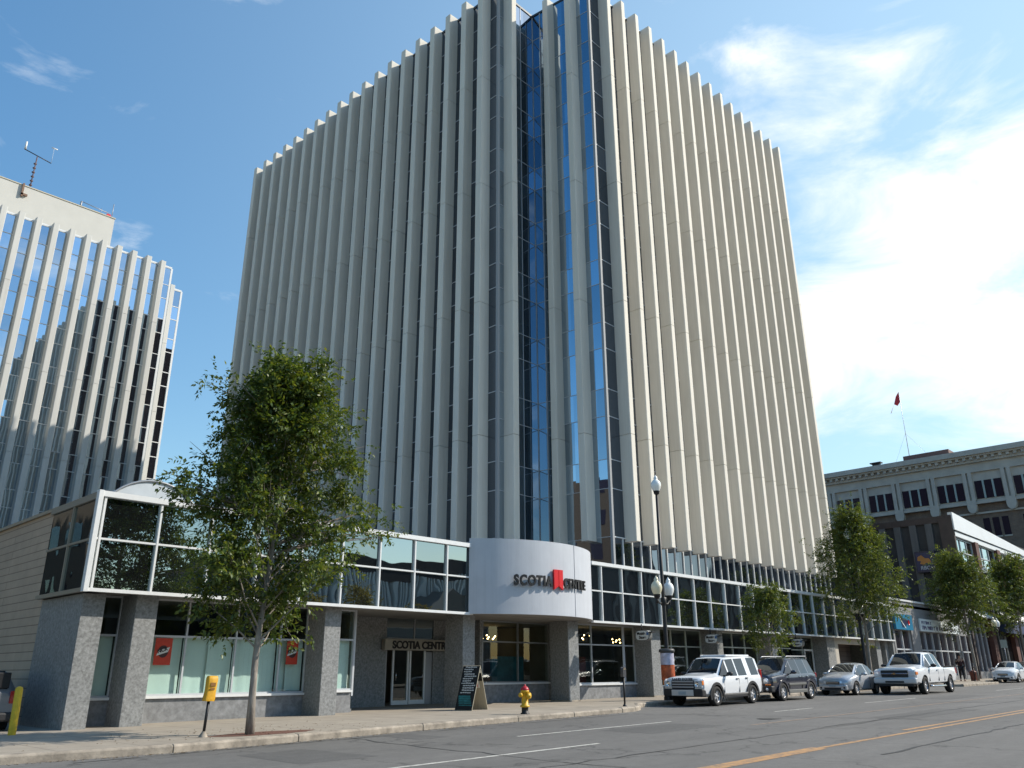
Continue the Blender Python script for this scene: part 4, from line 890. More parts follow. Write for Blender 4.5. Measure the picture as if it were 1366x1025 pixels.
N2 = n*2; b.add(V, [(i*N2+k, i*N2+(k+1)%N2, (i+1)*N2+(k+1)%N2, (i+1)*N2+k) for i in range(len(prof)-1) for k in range(N2)]+[tuple(range((len(prof)-1)*N2, len(prof)*N2))], 0, True)
bag = add('meter_bag', b, mat('orange yellow bag', (.62,.33,.02), .55, var=.15, vs=8, bump=.6, bs=9), s)
b = MB(); b.box(-.06,.06,-.098,-.092,1.05,1.13); b.box(-.05,.05,-.098,-.092,.98,1.02); add('bag_print', b, mat('brown print', (.22,.10,.02), .7), bag)
def meter(label, loc, post_m=black):
    s = thing('parking_meter', label, 'parking meter', loc, group='bare parking meters')
    b = MB(); b.tube([(0,0,0),(0,0,1.0)], .034, 10); b.lathe([(.08,0),(.07,.04),(.035,.08)], n=10); add('post', b, post_m, s)
    b = MB(); b.prism([(-.085,1.0),(.085,1.0),(.095,1.12),(.095,1.26)]+[(.095*math.cos(math.pi*k/8),1.26+.095*math.sin(math.pi*k/8)) for k in range(1,8)]+[(-.095,1.26),(-.095,1.12)], 'y', -.06, .06, sm=False); hd = add('meter_head', b, mat('meter grey', (.10,.10,.11), .35, .5), s, bevel=.012)
    b = MB(); b.prism([(.075*math.cos(math.pi*k/8),1.25+.075*math.sin(math.pi*k/8)) for k in range(9)], 'y', -.066, -.0601); add('window', b, chrome, hd); return s
meter('slim dark parking meter on the kerb between the hydrant and the street lamp', (25.75,19.05,gz(26)))
meter('far dark parking meter standing in front of the distant white saloon', (74.2,20.75,gz(74)))
# bollard
s = thing('bollard', 'yellow pipe bollard at the alley mouth in the left corner', 'bollard', (6.75,22.75,-.02), rot=(0,R(-1),0))
b = MB(); b.lathe([(.085,-.05),(.085,1.08),(.07,1.12),(.03,1.14),(0,1.145)], n=18); add('pipe', b, mat('bollard yellow', (.66,.42,.02), .5, var=.2, vs=6), s)
# small far street sign
s = thing('street_sign', 'small pale sign on a thin post by the distant dark shopfront', 'sign', (86.5,21.3,gz(86)))
b = MB(); b.tube([(0,0,0),(0,0,3.3)], .035, 8); add('post', b, steel, s)
b = MB(); b.box(-.05,-.035,-.28,.28,2.6,3.3); add('plate', b, mat('pale plate', (.30,.36,.34), .5), s)
# red brown litter bin by the fourth tree
s = thing('litter_bin', 'small red-brown bin at the foot of the tree beside the walking person', 'litter bin', (74.4,20.9,gz(73)))
b = MB(); b.lathe([(.2,0),(.22,.05),(.24,.62),(.26,.64),(.26,.70),(.1,.80),(0,.81)], n=14); add('body', b, mat('bin red brown', (.16,.05,.035), .6), s)
# ================================================================== VEHICLES (front towards -x, built from x = 0 at the nose)
def wheel(parent, x, y, r, w, rim_m, spokes, name='wheel'):
    s_ = -1 if y < 0 else 1
    b = MB(); b.lathe([(r*.62,-w/2),(r*.93,-w/2),(r,-w*.34),(r,w*.34),(r*.93,w/2),(r*.62,w/2),(r*.60,0),(r*.62,-w/2)], n=28)
    m = MB(); m.join(b, T(x,y,r,rx=R(90))); t = add(name, m, rubber, parent)
    o = MB(); ye = w*.36
    o.lathe([(r*.66,ye+.01),(r*.62,ye+.02),(r*.58,ye-.05),(r*.57,-.06)], n=28); o.lathe([(0,ye),(r*.14,ye),(r*.16,ye-.03)], n=12)
    for k in range(spokes):
        a = 2*math.pi*k/spokes; u = (math.cos(a), math.sin(a)); v = (-u[1], u[0]); w0, w1 = r*.11, r*.085
        P = [(u[0]*r*.08+v[0]*w0,u[1]*r*.08+v[1]*w0),(u[0]*r*.61+v[0]*w1,u[1]*r*.61+v[1]*w1),(u[0]*r*.61-v[0]*w1,u[1]*r*.61-v[1]*w1),(u[0]*r*.08-v[0]*w0,u[1]*r*.08-v[1]*w0)]
        o.add([(p[0],p[1],ye-.006) for p in P]+[(p[0],p[1],ye-.04) for p in P], [(0,1,2,3),(0,4,5,1),(1,5,6,2),(2,6,7,3)])
    m = MB(); m.join(o, T(x,y,r,rx=R(90) if s_ < 0 else R(-90))); add('rim', m, rim_m, t)
    o = MB(); o.lathe([(0,-.05),(r*.58,-.05)], n=20); m = MB(); m.join(o, T(x,y,r,rx=R(90) if s_ < 0 else R(-90))); add('brake_disc', m, mat('brake shade', (.03,.03,.03), .7), t)
def loft_body(parent, st, wheels, R_arch, paint, wins, glass=carglass, arch_w=.32):
    """st: stations (x, z_bottom, z_belt, z_top, half width at belt, half width at top, side-window?, top-glass?)"""
    m = MB(); rings = []
    for (x, zb, zl, zt, wb, wt, _, _) in st:
        zm = zb + (zl-zb)*.5
        half = [(0,zb),(wb*.80,zb),(wb*.95,zb+.09),(wb,zm),(wb*.985,zl-.05),(wb*.955,zl),(wt,zt-.07),(wt-.10,zt),(wt*.5,zt+.022),(0,zt+.03)]
        rings.append([(x,-y,z) for y, z in half] + [(x,y,z) for y, z in half[-2:0:-1]])
    n = len(rings[0]); V = [p for r in rings for p in r]; F = []; MI = []
    for i in range(len(rings)-1):
        for k in range(n):
            F.append((i*n+k, i*n+(k+1)%n, (i+1)*n+(k+1)%n, (i+1)*n+k)); kk = k if k < 9 else n-1-k
            mi = 0
            if kk == 5 and st[i][6]: mi = 1
            if kk in (7,8) and st[i][7]: mi = 2
            if kk in (0,): mi = 3
            MI.append(mi)
    F.append(tuple(range(n))[::-1]); MI.append(0); F.append(tuple((len(rings)-1)*n+k for k in range(n))); MI.append(0)
    m.v = V; m.f = F; m.mi = MI; m.sm = [True]*len(F)
    me = m.mesh('body', [paint, glass, glass, blackp]); ob = bpy.data.objects.new('body', me); COL.objects.link(ob)
    cuts = []
    for wx, wy in wheels:
        c = MB(); s_ = -1 if wy < 0 else 1
        c.lathe([(0,0),(R_arch,0),(R_arch,arch_w+.3),(0,arch_w+.3)], n=32, sm=False); q_ = MB(); q_.join(c, T(wx, s_*(abs(wy)+.42), R_arch-.065, rx=R(90) if s_ > 0 else R(-90))); 
        cm = q_.mesh('c', [blackp]*4); 
        for p in cm.polygons: p.material_index = 3
        bm = bmesh.new(); bm.from_mesh(cm); bmesh.ops.remove_doubles(bm, verts=bm.verts, dist=1e-5); bmesh.ops.recalc_face_normals(bm, faces=bm.faces); bm.to_mesh(cm); bm.free()
        co = bpy.data.objects.new('c', cm); COL.objects.link(co); cuts.append(co)
        md = ob.modifiers.new('b', 'BOOLEAN'); md.operation = 'DIFFERENCE'; md.object = co; md.solver = 'EXACT'
    dg = bpy.context.evaluated_depsgraph_get(); nm = bpy.data.meshes.new_from_object(ob.evaluated_get(dg))
    for c in cuts: bpy.data.objects.remove(c)
    bpy.data.objects.remove(ob)
    # split by material into body, side windows, windscreens
    out = []
    for mi, nme, mt in ((0,'body',paint),(1,'side_window',glass),(2,'windscreen',glass),(3,'underbody',blackp)):
        bm = bmesh.new(); bm.from_mesh(nm)
        bmesh.ops.delete(bm, geom=[f for f in bm.faces if f.material_index != mi], context='FACES')
        if not bm.faces: bm.free(); continue
        groups = [list(bm.faces)]
        if mi in (1, 2):                                  # one object for each pane
            groups = []; seen = set()
            for f0 in bm.faces:
                if f0 in seen: continue
                g_ = []; stack = [f0]; seen.add(f0)
                while stack:
                    f1 = stack.pop(); g_.append(f1)
                    for e in f1.edges:
                        for f2 in e.link_faces:
                            if f2 not in seen: seen.add(f2); stack.append(f2)
                groups.append(g_)
        for g_ in groups:
            vi = {}; F_ = []
            for f1 in g_: F_.append([vi.setdefault(v_, len(vi)) for v_ in f1.verts])
            x = bpy.data.meshes.new(nme); x.from_pydata([v_.co[:] for v_ in vi], [], F_); x.update(); x.materials.append(mt)
            for p in x.polygons: p.use_smooth = True
            x.set_sharp_from_angle(angle=R(32))
            o = bpy.data.objects.new(nme, x); COL.objects.link(o); o.parent = parent; out.append(o)
        bm.free()
    return out
def bx(parent, name, x0,x1,y0,y1,z0,z1, m, bev=.015):
    b = MB(); b.box(x0,x1,y0,y1,z0,z1); return add(name, b, m, parent, bevel=bev)
def arch_flare(parent, x, y, r0, r1, t, m):
    s_ = -1 if y < 0 else 1; b = MB(); n = 18; zc = r0-.065
    P = []
    for k in range(n+1):
        a = math.pi*(k/n)*1.16-math.pi*.08; P.append((a))
    for a, c in zip(P, P[1:]):
        q_ = [(x+rr*math.cos(t_), zc+rr*math.sin(t_)) for t_, rr in ((a,r0),(c,r0),(c,r1),(a,r1))]
        b.add([(u,y,v) for u,v in q_]+[(u,y+s_*t,v) for u,v in q_], [(0,3,2,1),(4,5,6,7),(0,1,5,4),(2,3,7,6)])
    return add('wheel_arch_flare', b, m, parent)
def seam(parent, pts, y, m=blackp, t=.008):
    b = MB(); s_ = -1 if y < 0 else 1
    b.tube([(x,y+s_*o,z) for x, z, o in pts], t, 5); return b
def mirror(parent, x, y, z, m, s=1.0):
    s_ = -1 if y < 0 else 1
    b = MB(); b.lathe([(0,-.09),(.06,-.085),(.095,-.02),(.10,.03),(.0,.035)], n=14); q_ = MB(); q_.join(b, T(x,y+s_*.17,z,ry=R(90)) @ Matrix.Diagonal((.85,1.35,1,1))); q_.tube([(x,y,z-.06),(x,y+s_*.1,z-.03)], .03, 6); return add('wing_mirror', q_, m, parent)
wp = lambda n, c, **k: mat(n, c, .28, k.get('metal',0), coat=1)
def pillars(v, a, b_, c=None, m=None, r=.028):
    """painted windscreen pillars from cowl (x, y, z) to roof corner"""
    for s_ in (-1,1):
        q_ = MB(); q_.tube([(p[0],s_*p[1],p[2]) for p in (a, b_)], r, 6); add('windscreen_pillar', q_, m, v)
def finish(v, L_, W, zb, belt, doors, hz):
    """door seams and handles on both flanks; doors = list of seam x, hz = handle positions"""
    for s_ in (-1, 1):
        b = MB()
        for x in doors:
            b.box(x-.006,x+.006,s_*(W-.028),s_*(W+.004),zb+.06,belt-.04)
        add('door_seam', b, blackp, v)
        for x, z in hz:
            h = MB(); h.tube([(x-.09,s_*(W-.02),z),(x-.07,s_*(W+.025),z),(x+.07,s_*(W+.025),z),(x+.09,s_*(W-.02),z)], .018, 6); add('door_handle', h, blackp if HM else chrome, v)
def veh(name, label, cat, x, y, dz=0, scale=1.0, group=None, rz=0, z=None):
    return thing(name, label, cat, (x, y, (gz(x)-.15 if z is None else z)+dz), rot=(0,-.008,rz), scale=scale, group=group)
PARK = 'vehicles parked along the kerb'
# --- white boxy off-roader
v = veh('parked_car', 'white boxy off-roader with black wheel arches parked behind the poster drum', 'car', 29.6, 18.97, scale=1.0, group=PARK); HM = 1
white_p = wp('white car paint', (.72,.73,.74)); L_ = 4.85
st = [(0.0,.55,.98,1.02,.84,.74,0,0),(.07,.42,1.02,1.07,.92,.80,0,0),(.5,.34,1.05,1.12,.955,.82,0,0),(1.25,.34,1.08,1.17,.96,.80,0,0),(1.42,.34,1.09,1.22,.96,.80,1,1),(2.02,.34,1.10,1.78,.96,.70,0,0),(2.10,.34,1.10,1.82,.96,.70,1,0),(2.72,.34,1.11,1.85,.96,.70,0,0),(2.80,.34,1.11,1.85,.96,.70,1,0),(3.52,.34,1.12,1.87,.96,.70,0,0),(3.86,.34,1.12,1.89,.96,.70,1,0),(4.52,.34,1.13,1.88,.955,.70,0,0),(4.72,.40,1.12,1.84,.93,.68,0,0),(4.80,.50,1.05,1.60,.88,.66,0,0)]
WH = [(.93,.80),(.93,-.80),(3.83,.80),(3.83,-.80)]
loft_body(v, st, WH, .44, white_p, None)
for x, y in WH: wheel(v, x, y*1.04, .375, .255, alloy, 5); arch_flare(v, x, math.copysign(.945,y), .43, .53, .04, blackp)
bx(v,'front_bumper',-.09,.22,-.90,.90,.36,.66, blackp,.05); bx(v,'bumper_insert',-.115,-.088,-.50,.50,.40,.62, mat('silver bumper', (.55,.56,.57), .35,.3),.01)
gr = bx(v,'grille',-.035,.02,-.52,.52,.66,.97, blackp,.01)
for z in (.70,.80,.90): bx(v,'grille_bar',-.06,-.036,-.50,.50,z,z+.045, alloy,.008).parent = gr
for s_ in (-1,1):
    h = bx(v,'headlight',-.045,.16,s_*.54,s_*.87,.70,.97, lensm,.02); o = MB(); o.lathe([(0,0),(.09,0),(.1,-.02)], (-.05,s_*.66,.84), 'x', 14); add('lamp_ring', o, chrome, h); bx(v,'indicator',-.047,.15,s_*.872,s_*.905,.80,.96, amber,.01)
    bx(v,'tail_light',4.66,4.80,s_*.80,s_*.925,1.0,1.35, redl,.02); mirror(v,1.78,s_*.93,1.20,blackp)
    bx(v,'sill_trim',1.40,3.38,s_*.93,s_*.985,.30,.42, blackp,.02); bx(v,'sill_strip',1.45,3.35,s_*.965,s_*.99,.425,.47, chrome,.005)
finish(v,L_,.955,.42,1.06,(1.55,2.76,3.45),((2.60,1.0),(3.38,1.02)))
bx(v,'number_plate',-.13,-.1155,-.17,.17,.44,.56, mat('number plate', (.32,.38,.42), .5),.003)
t_, w_ = text_mb('LAND ROVER', .105, .01, .006, sx=1.5); o = MB(); o.join(t_, Matrix(((0,1,0,-.02),(-1,0,0,w_*1.0/2),(0,0,1,.985),(0,0,0,1)))); add('bonnet_lettering', o, mat('dark letter', (.08,.09,.12), .4), v)
pillars(v,(1.42,.82,1.15),(2.05,.70,1.74),m=blackp); bx(v,'roof_step',2.4,4.4,-.62,.62,1.86,1.95, white_p,.04); bx(v,'rear_bumper',4.62,4.90,-.88,.88,.38,.70, blackp,.05); bx(v,'wiper',1.35,1.42,-.6,.1,1.215,1.235, blackp,.004)
# --- dark compact off-roader
v = veh('parked_car', 'dark navy compact off-roader parked behind the white boxy off-roader', 'car', 35.27, 18.92, scale=1.05, group=PARK); HM = 0
navy = wp('dark navy paint', (.018,.02,.035)); L_ = 4.45
st = [(0.0,.50,.88,.94,.76,.66,0,0),(.08,.40,.94,1.02,.84,.70,0,0),(.45,.33,1.0,1.10,.90,.74,0,0),(1.15,.33,1.04,1.17,.905,.74,0,0),(1.28,.33,1.05,1.20,.905,.74,1,1),(1.92,.33,1.06,1.68,.905,.64,0,0),(2.0,.33,1.06,1.70,.905,.64,1,0),(2.62,.33,1.07,1.74,.905,.64,0,0),(2.68,.33,1.07,1.74,.905,.64,1,0),(3.36,.33,1.08,1.74,.905,.64,0,0),(3.44,.33,1.08,1.74,.905,.63,1,0),(3.98,.33,1.08,1.70,.90,.60,0,0),(4.22,.36,1.06,1.40,.86,.58,0,0),(4.32,.46,1.0,1.12,.80,.56,0,0)]
WH = [(.85,.75),(.85,-.75),(3.50,.75),(3.50,-.75)]
loft_body(v, st, WH, .42, navy, None)
for x, y in WH: wheel(v, x, y*1.04, .36, .235, alloy, 6); arch_flare(v, x, math.copysign(.885,y), .41, .50, .035, navy)
bx(v,'front_bumper',-.10,.22,-.84,.84,.36,.62, blackp,.05)
gr = bx(v,'grille',-.03,.02,-.36,.36,.66,.92, navy,.01)
for k in range(7): bx(v,'grille_slot',-.036,-.031,-.31+.095*k,-.26+.095*k,.68,.89, black,.002).parent = gr
for s_ in (-1,1):
    o = MB(); o.lathe([(0,-.02),(.09,-.02),(.115,0),(.12,.06)], (-.04,s_*.56,.80), 'x', 18); add('headlight', o, lensm, v)
    bx(v,'indicator',-.055,.1,s_*.52,s_*.76,.635,.685, amber,.01); o = MB(); o.lathe([(0,-.01),(.06,-.01),(.07,.02)], (-.10,s_*.62,.48), 'x', 14); add('fog_lamp', o, lensm, v)
    bx(v,'tail_light',4.20,4.31,s_*.70,s_*.84,.90,1.10, redl,.02); mirror(v,1.62,s_*.88,1.15,navy)
    b = MB(); b.tube([(1.9,s_*.58,1.74),(2.05,s_*.58,1.80),(3.9,s_*.58,1.80),(4.0,s_*.58,1.72)], .022, 6); add('roof_rail', b, alloy, v); bx(v,'sill_trim',1.30,3.05,s_*.87,s_*.935,.30,.44, mat('grey lower trim', (.14,.14,.13), .5),.02); bx(v,'body_side_moulding',1.35,3.0,s_*.90,s_*.935,.62,.70, mat('grey lower trim', (.14,.14,.13), .5),.01)
pillars(v,(1.28,.76,1.13),(1.95,.64,1.62),m=navy); finish(v,L_,.90,.42,1.02,(1.45,2.65,3.15),((2.5,.96),(3.2,.97)))
# --- silver saloon
v = veh('parked_car', 'small silver saloon parked between the dark off-roader and the white pickup', 'car', 43.55, 18.93, scale=1.05, group=PARK); HM = 0
silver = wp('silver paint', (.50,.51,.53), metal=.4); L_ = 4.3
sed = lambda: [(0.0,.40,.58,.64,.56,.44,0,0),(.05,.30,.66,.74,.70,.56,0,0),(.16,.24,.73,.82,.78,.62,0,0),(.38,.21,.81,.92,.83,.66,0,0),(.95,.20,.88,1.02,.855,.70,0,0),(1.06,.20,.89,1.05,.86,.70,1,1),(1.40,.20,.90,1.25,.86,.64,1,1),(1.72,.20,.91,1.41,.86,.58,1,0),(2.0,.20,.91,1.46,.86,.57,1,0),(2.40,.20,.92,1.48,.86,.57,0,0),(2.46,.20,.92,1.48,.86,.57,1,0),(2.80,.20,.93,1.46,.86,.57,1,0),(3.15,.20,.94,1.38,.86,.57,0,1),(3.45,.20,.95,1.22,.855,.58,0,1),(3.66,.20,.95,1.09,.85,.60,0,0),(4.02,.24,.93,1.05,.82,.62,0,0),(4.2,.34,.86,.97,.74,.60,0,0)]
def saloon(v, paint, L_=4.3, rim=alloy, spokes=7):
    WH = [(.80,.72),(.80,-.72),(3.30,.72),(3.30,-.72)]
    loft_body(v, sed(), WH, .375, paint, None)
    for x, y in WH: wheel(v, x, y*1.05, .315, .20, rim, spokes)
    bx(v,'front_bumper',-.08,.2,-.70,.70,.24,.50, paint,.06); bx(v,'lower_intake',-.095,-.078,-.42,.42,.27,.37, blackp,.01)
    gr = bx(v,'grille',-.045,.05,-.33,.33,.52,.64, blackp,.015); bx(v,'grille_bar',-.06,-.046,-.30,.30,.57,.595, chrome,.005).parent = gr
    for s_ in (-1,1):
        b = MB(); b.add([(-.02,s_*.36,.56),(.0,s_*.36,.67),(.30,s_*.74,.79),(.24,s_*.80,.66),(.06,s_*.66,.56),(.10,s_*.36,.60),(.3,s_*.7,.6)], [(0,1,2,3,4),(0,5,1),(4,3,6)]); add('headlight', b, lensm, v)
        o = MB(); o.lathe([(0,-.01),(.05,-.01),(.06,.02)], (-.075,s_*.58,.36), 'x', 12); add('fog_lamp', o, blackp, v)
        bx(v,'tail_light',4.02,4.24,s_*.56,s_*.80,.68,.86, redl,.02); mirror(v,1.50,s_*.83,.98,paint); bx(v,'sill_strip',1.15,2.95,s_*.83,s_*.868,.24,.275, chrome,.005)
    pillars(v,(1.06,.72,.99),(1.40,.655,1.18),m=paint); pillars(v,(1.40,.655,1.18),(1.76,.59,1.36),m=paint); finish(v,L_,.855,.26,.86,(1.30,2.51,3.10),((2.36,.80),(2.98,.81)))
    bx(v,'number_plate',-.105,-.096,-.16,.16,.40,.50, MATS['number plate'],.003)
saloon(v, silver)
# --- white pickup driving in the near lane
v = veh('pickup_truck', 'white extended-cab pickup truck driving past the parked saloon', 'pickup truck', 46.0, 16.65, scale=1.12); HM = 0
L_ = 5.75
st = [(0.0,.62,1.04,1.08,.86,.76,0,0),(.07,.50,1.08,1.14,.95,.82,0,0),(.5,.42,1.12,1.20,1.0,.84,0,0),(1.30,.42,1.15,1.24,1.01,.84,0,0),(1.48,.42,1.16,1.28,1.01,.82,1,1),(2.10,.42,1.17,1.80,1.01,.70,0,0),(2.18,.42,1.17,1.82,1.01,.70,1,0),(2.86,.42,1.18,1.86,1.01,.70,0,0),(2.94,.42,1.18,1.86,1.01,.70,1,0),(3.44,.42,1.18,1.85,1.01,.70,0,0),(3.60,.42,1.18,1.80,1.01,.70,0,1),(3.78,.42,1.18,1.24,1.01,.86,0,0),(3.80,.42,1.14,1.16,1.01,.93,0,0),(5.55,.46,1.16,1.18,1.0,.93,0,0),(5.66,.52,1.14,1.16,.98,.92,0,0)]
WH = [(.98,.84),(.98,-.84),(4.58,.84),(4.58,-.84)]
loft_body(v, st, WH, .46, white_p, None)
for x, y in WH: wheel(v, x, y*1.04, .39, .265, alloy, 5)
bx(v,'front_bumper',-.14,.14,-.96,.96,.48,.74, mat('silver bumper', (.55,.56,.57), .35,.3),.06); bx(v,'air_dam',-.06,.3,-.80,.80,.36,.50, blackp,.03); bx(v,'bumper_slot',-.146,-.139,-.42,.42,.52,.60, blackp,.01)
gr = bx(v,'grille',-.05,.03,-.60,.60,.76,1.06, blackp,.02); bx(v,'grille_bar',-.085,-.051,-.60,.60,.885,.935, chrome,.01).parent = gr
b = MB(); b.add([(-.09,y,z) for y, z in ((-.12,.895),(-.04,.895),(-.04,.87),(.04,.87),(.04,.895),(.12,.895),(.12,.925),(.04,.925),(.04,.95),(-.04,.95),(-.04,.925),(-.12,.925))], [tuple(range(12))]); add('gold_badge', b, mat('gold mark', (.55,.25,.06), .5), gr)
for s_ in (-1,1):
    bx(v,'headlight',-.055,.22,s_*.62,s_*.93,.80,1.05, lensm,.03); bx(v,'indicator',-.03,.26,s_*.86,s_*.965,.86,1.0, amber,.02); bx(v,'tail_light',5.50,5.68,s_*.90,s_*1.0,.86,1.14, redl,.02)
    mirror(v,1.90,s_*.98,1.26,blackp); b = MB(); b.tube([(1.55,s_*.98,.38),(1.75,s_*1.06,.34),(3.5,s_*1.06,.34),(3.7,s_*.98,.38)], .045, 8); add('side_step', b, chrome, v)
pillars(v,(1.48,.85,1.21),(2.12,.70,1.74),m=white_p,r=.035); finish(v,L_,1.005,.50,1.12,(1.62,2.90,3.74),((2.72,1.05),))
b = MB(); b.box(3.84,5.6,-.97,.97,1.185,1.225); add('bed_cover', b, blackp, v)
# --- far white saloon and the one behind it
v = veh('parked_car', 'distant white saloon parked behind the far parking meter', 'car', 75.4, 19.05, scale=1.06, group=PARK); HM = 0
saloon(v, white_p)
v = veh('parked_car', 'rearmost silver car at the right edge behind the distant white saloon', 'car', 81.6, 19.05, scale=1.06, group=PARK); HM = 0
saloon(v, silver)
# --- silver wagon in the alley, nose away, its tail towards the street
v = thing('parked_car', 'grey wagon seen from behind in the alley at the left edge', 'car', (6.35,28.95,-.02), rot=(0,0,R(-90))); HM = 0
L_ = 4.6
st = [(0.0,.40,.70,.76,.66,.54,0,0),(.07,.30,.78,.84,.80,.66,0,0),(.4,.26,.86,.96,.88,.70,0,0),(1.0,.26,.92,1.02,.90,.74,1,1),(1.75,.26,.94,1.50,.90,.64,0,0),(1.85,.26,.94,1.52,.90,.64,1,0),(2.6,.26,.95,1.55,.90,.64,0,0),(2.7,.26,.95,1.55,.90,.64,1,0),(3.6,.26,.96,1.54,.90,.64,1,0),(4.32,.26,.97,1.50,.89,.63,0,1),(4.55,.32,.98,1.06,.86,.70,0,0),(4.62,.42,.90,.96,.80,.68,0,0)]
WH = [(.90,.76),(.90,-.76),(3.72,.76),(3.72,-.76)]
loft_body(v, st, WH, .40, wp('dark silver paint', (.20,.21,.225), metal=.4), None)
for x, y in WH: wheel(v, x, y*1.05, .335, .22, alloy, 5)
bx(v,'rear_bumper',4.45,4.74,-.84,.84,.30,.52, blackp,.05); bx(v,'rear_window',4.56,4.60,-.62,.62,1.08,1.46, black,.02)
for s_ in (-1,1): bx(v,'tail_light',4.5,4.66,s_*.66,s_*.84,.72,1.02, redl,.02)
bx(v,'badge',4.63,4.66,-.12,.12,.80,.90, black,.01)
finish(v,L_,.895,.34,.92,(1.5,2.65,3.5),((2.5,.86),(3.35,.87)))
# ================================================================== TREES
def leaf_mat(name, c1, c2, c3):
    m = bpy.data.materials.new(name); m.use_nodes = True; t = m.node_tree; t.nodes.remove(t.nodes['Principled BSDF']); out = t.nodes['Material Output']
    g = t.nodes.new('ShaderNodeNewGeometry'); r = t.nodes.new('ShaderNodeValToRGB'); e = r.color_ramp.elements
    e[0].position = 0; e[0].color = (*c1,1); e[1].position = 1; e[1].color = (*c3,1); x = e.new(.6); x.color = (*c2,1)
    t.links.new(g.outputs['Random Per Island'], r.inputs[0])
    d = t.nodes.new('ShaderNodeBsdfDiffuse'); tr = t.nodes.new('ShaderNodeBsdfTranslucent'); gl = t.nodes.new('ShaderNodeBsdfGlossy'); gl.inputs['Roughness'].default_value = .45; gl.inputs[0].default_value = (.6,.65,.6,1)
    t.links.new(r.outputs[0], d.inputs[0]); sc = t.nodes.new('ShaderNodeVectorMath'); sc.operation = 'MULTIPLY'; sc.inputs[1].default_value = (1.7,1.6,.6); t.links.new(r.outputs[0], sc.inputs[0]); t.links.new(sc.outputs[0], tr.inputs[0])
    a = t.nodes.new('ShaderNodeMixShader'); a.inputs[0].default_value = .38; t.links.new(d.outputs[0], a.inputs[1]); t.links.new(tr.outputs[0], a.inputs[2])
    b = t.nodes.new('ShaderNodeMixShader'); b.inputs[0].default_value = .05; t.links.new(a.outputs[0], b.inputs[1]); t.links.new(gl.outputs[0], b.inputs[2]); t.links.new(b.outputs[0], out.inputs[0])
    MATS[name] = m; return m
ash_leaf = leaf_mat('ash leaves', (.042,.075,.014), (.080,.118,.023), (.155,.170,.038))
elm_leaf = leaf_mat('street tree leaves', (.050,.080,.019), (.088,.120,.028), (.155,.168,.045))
aut_leaf = leaf_mat('yellowing leaves', (.12,.11,.02), (.20,.16,.03), (.28,.20,.04))
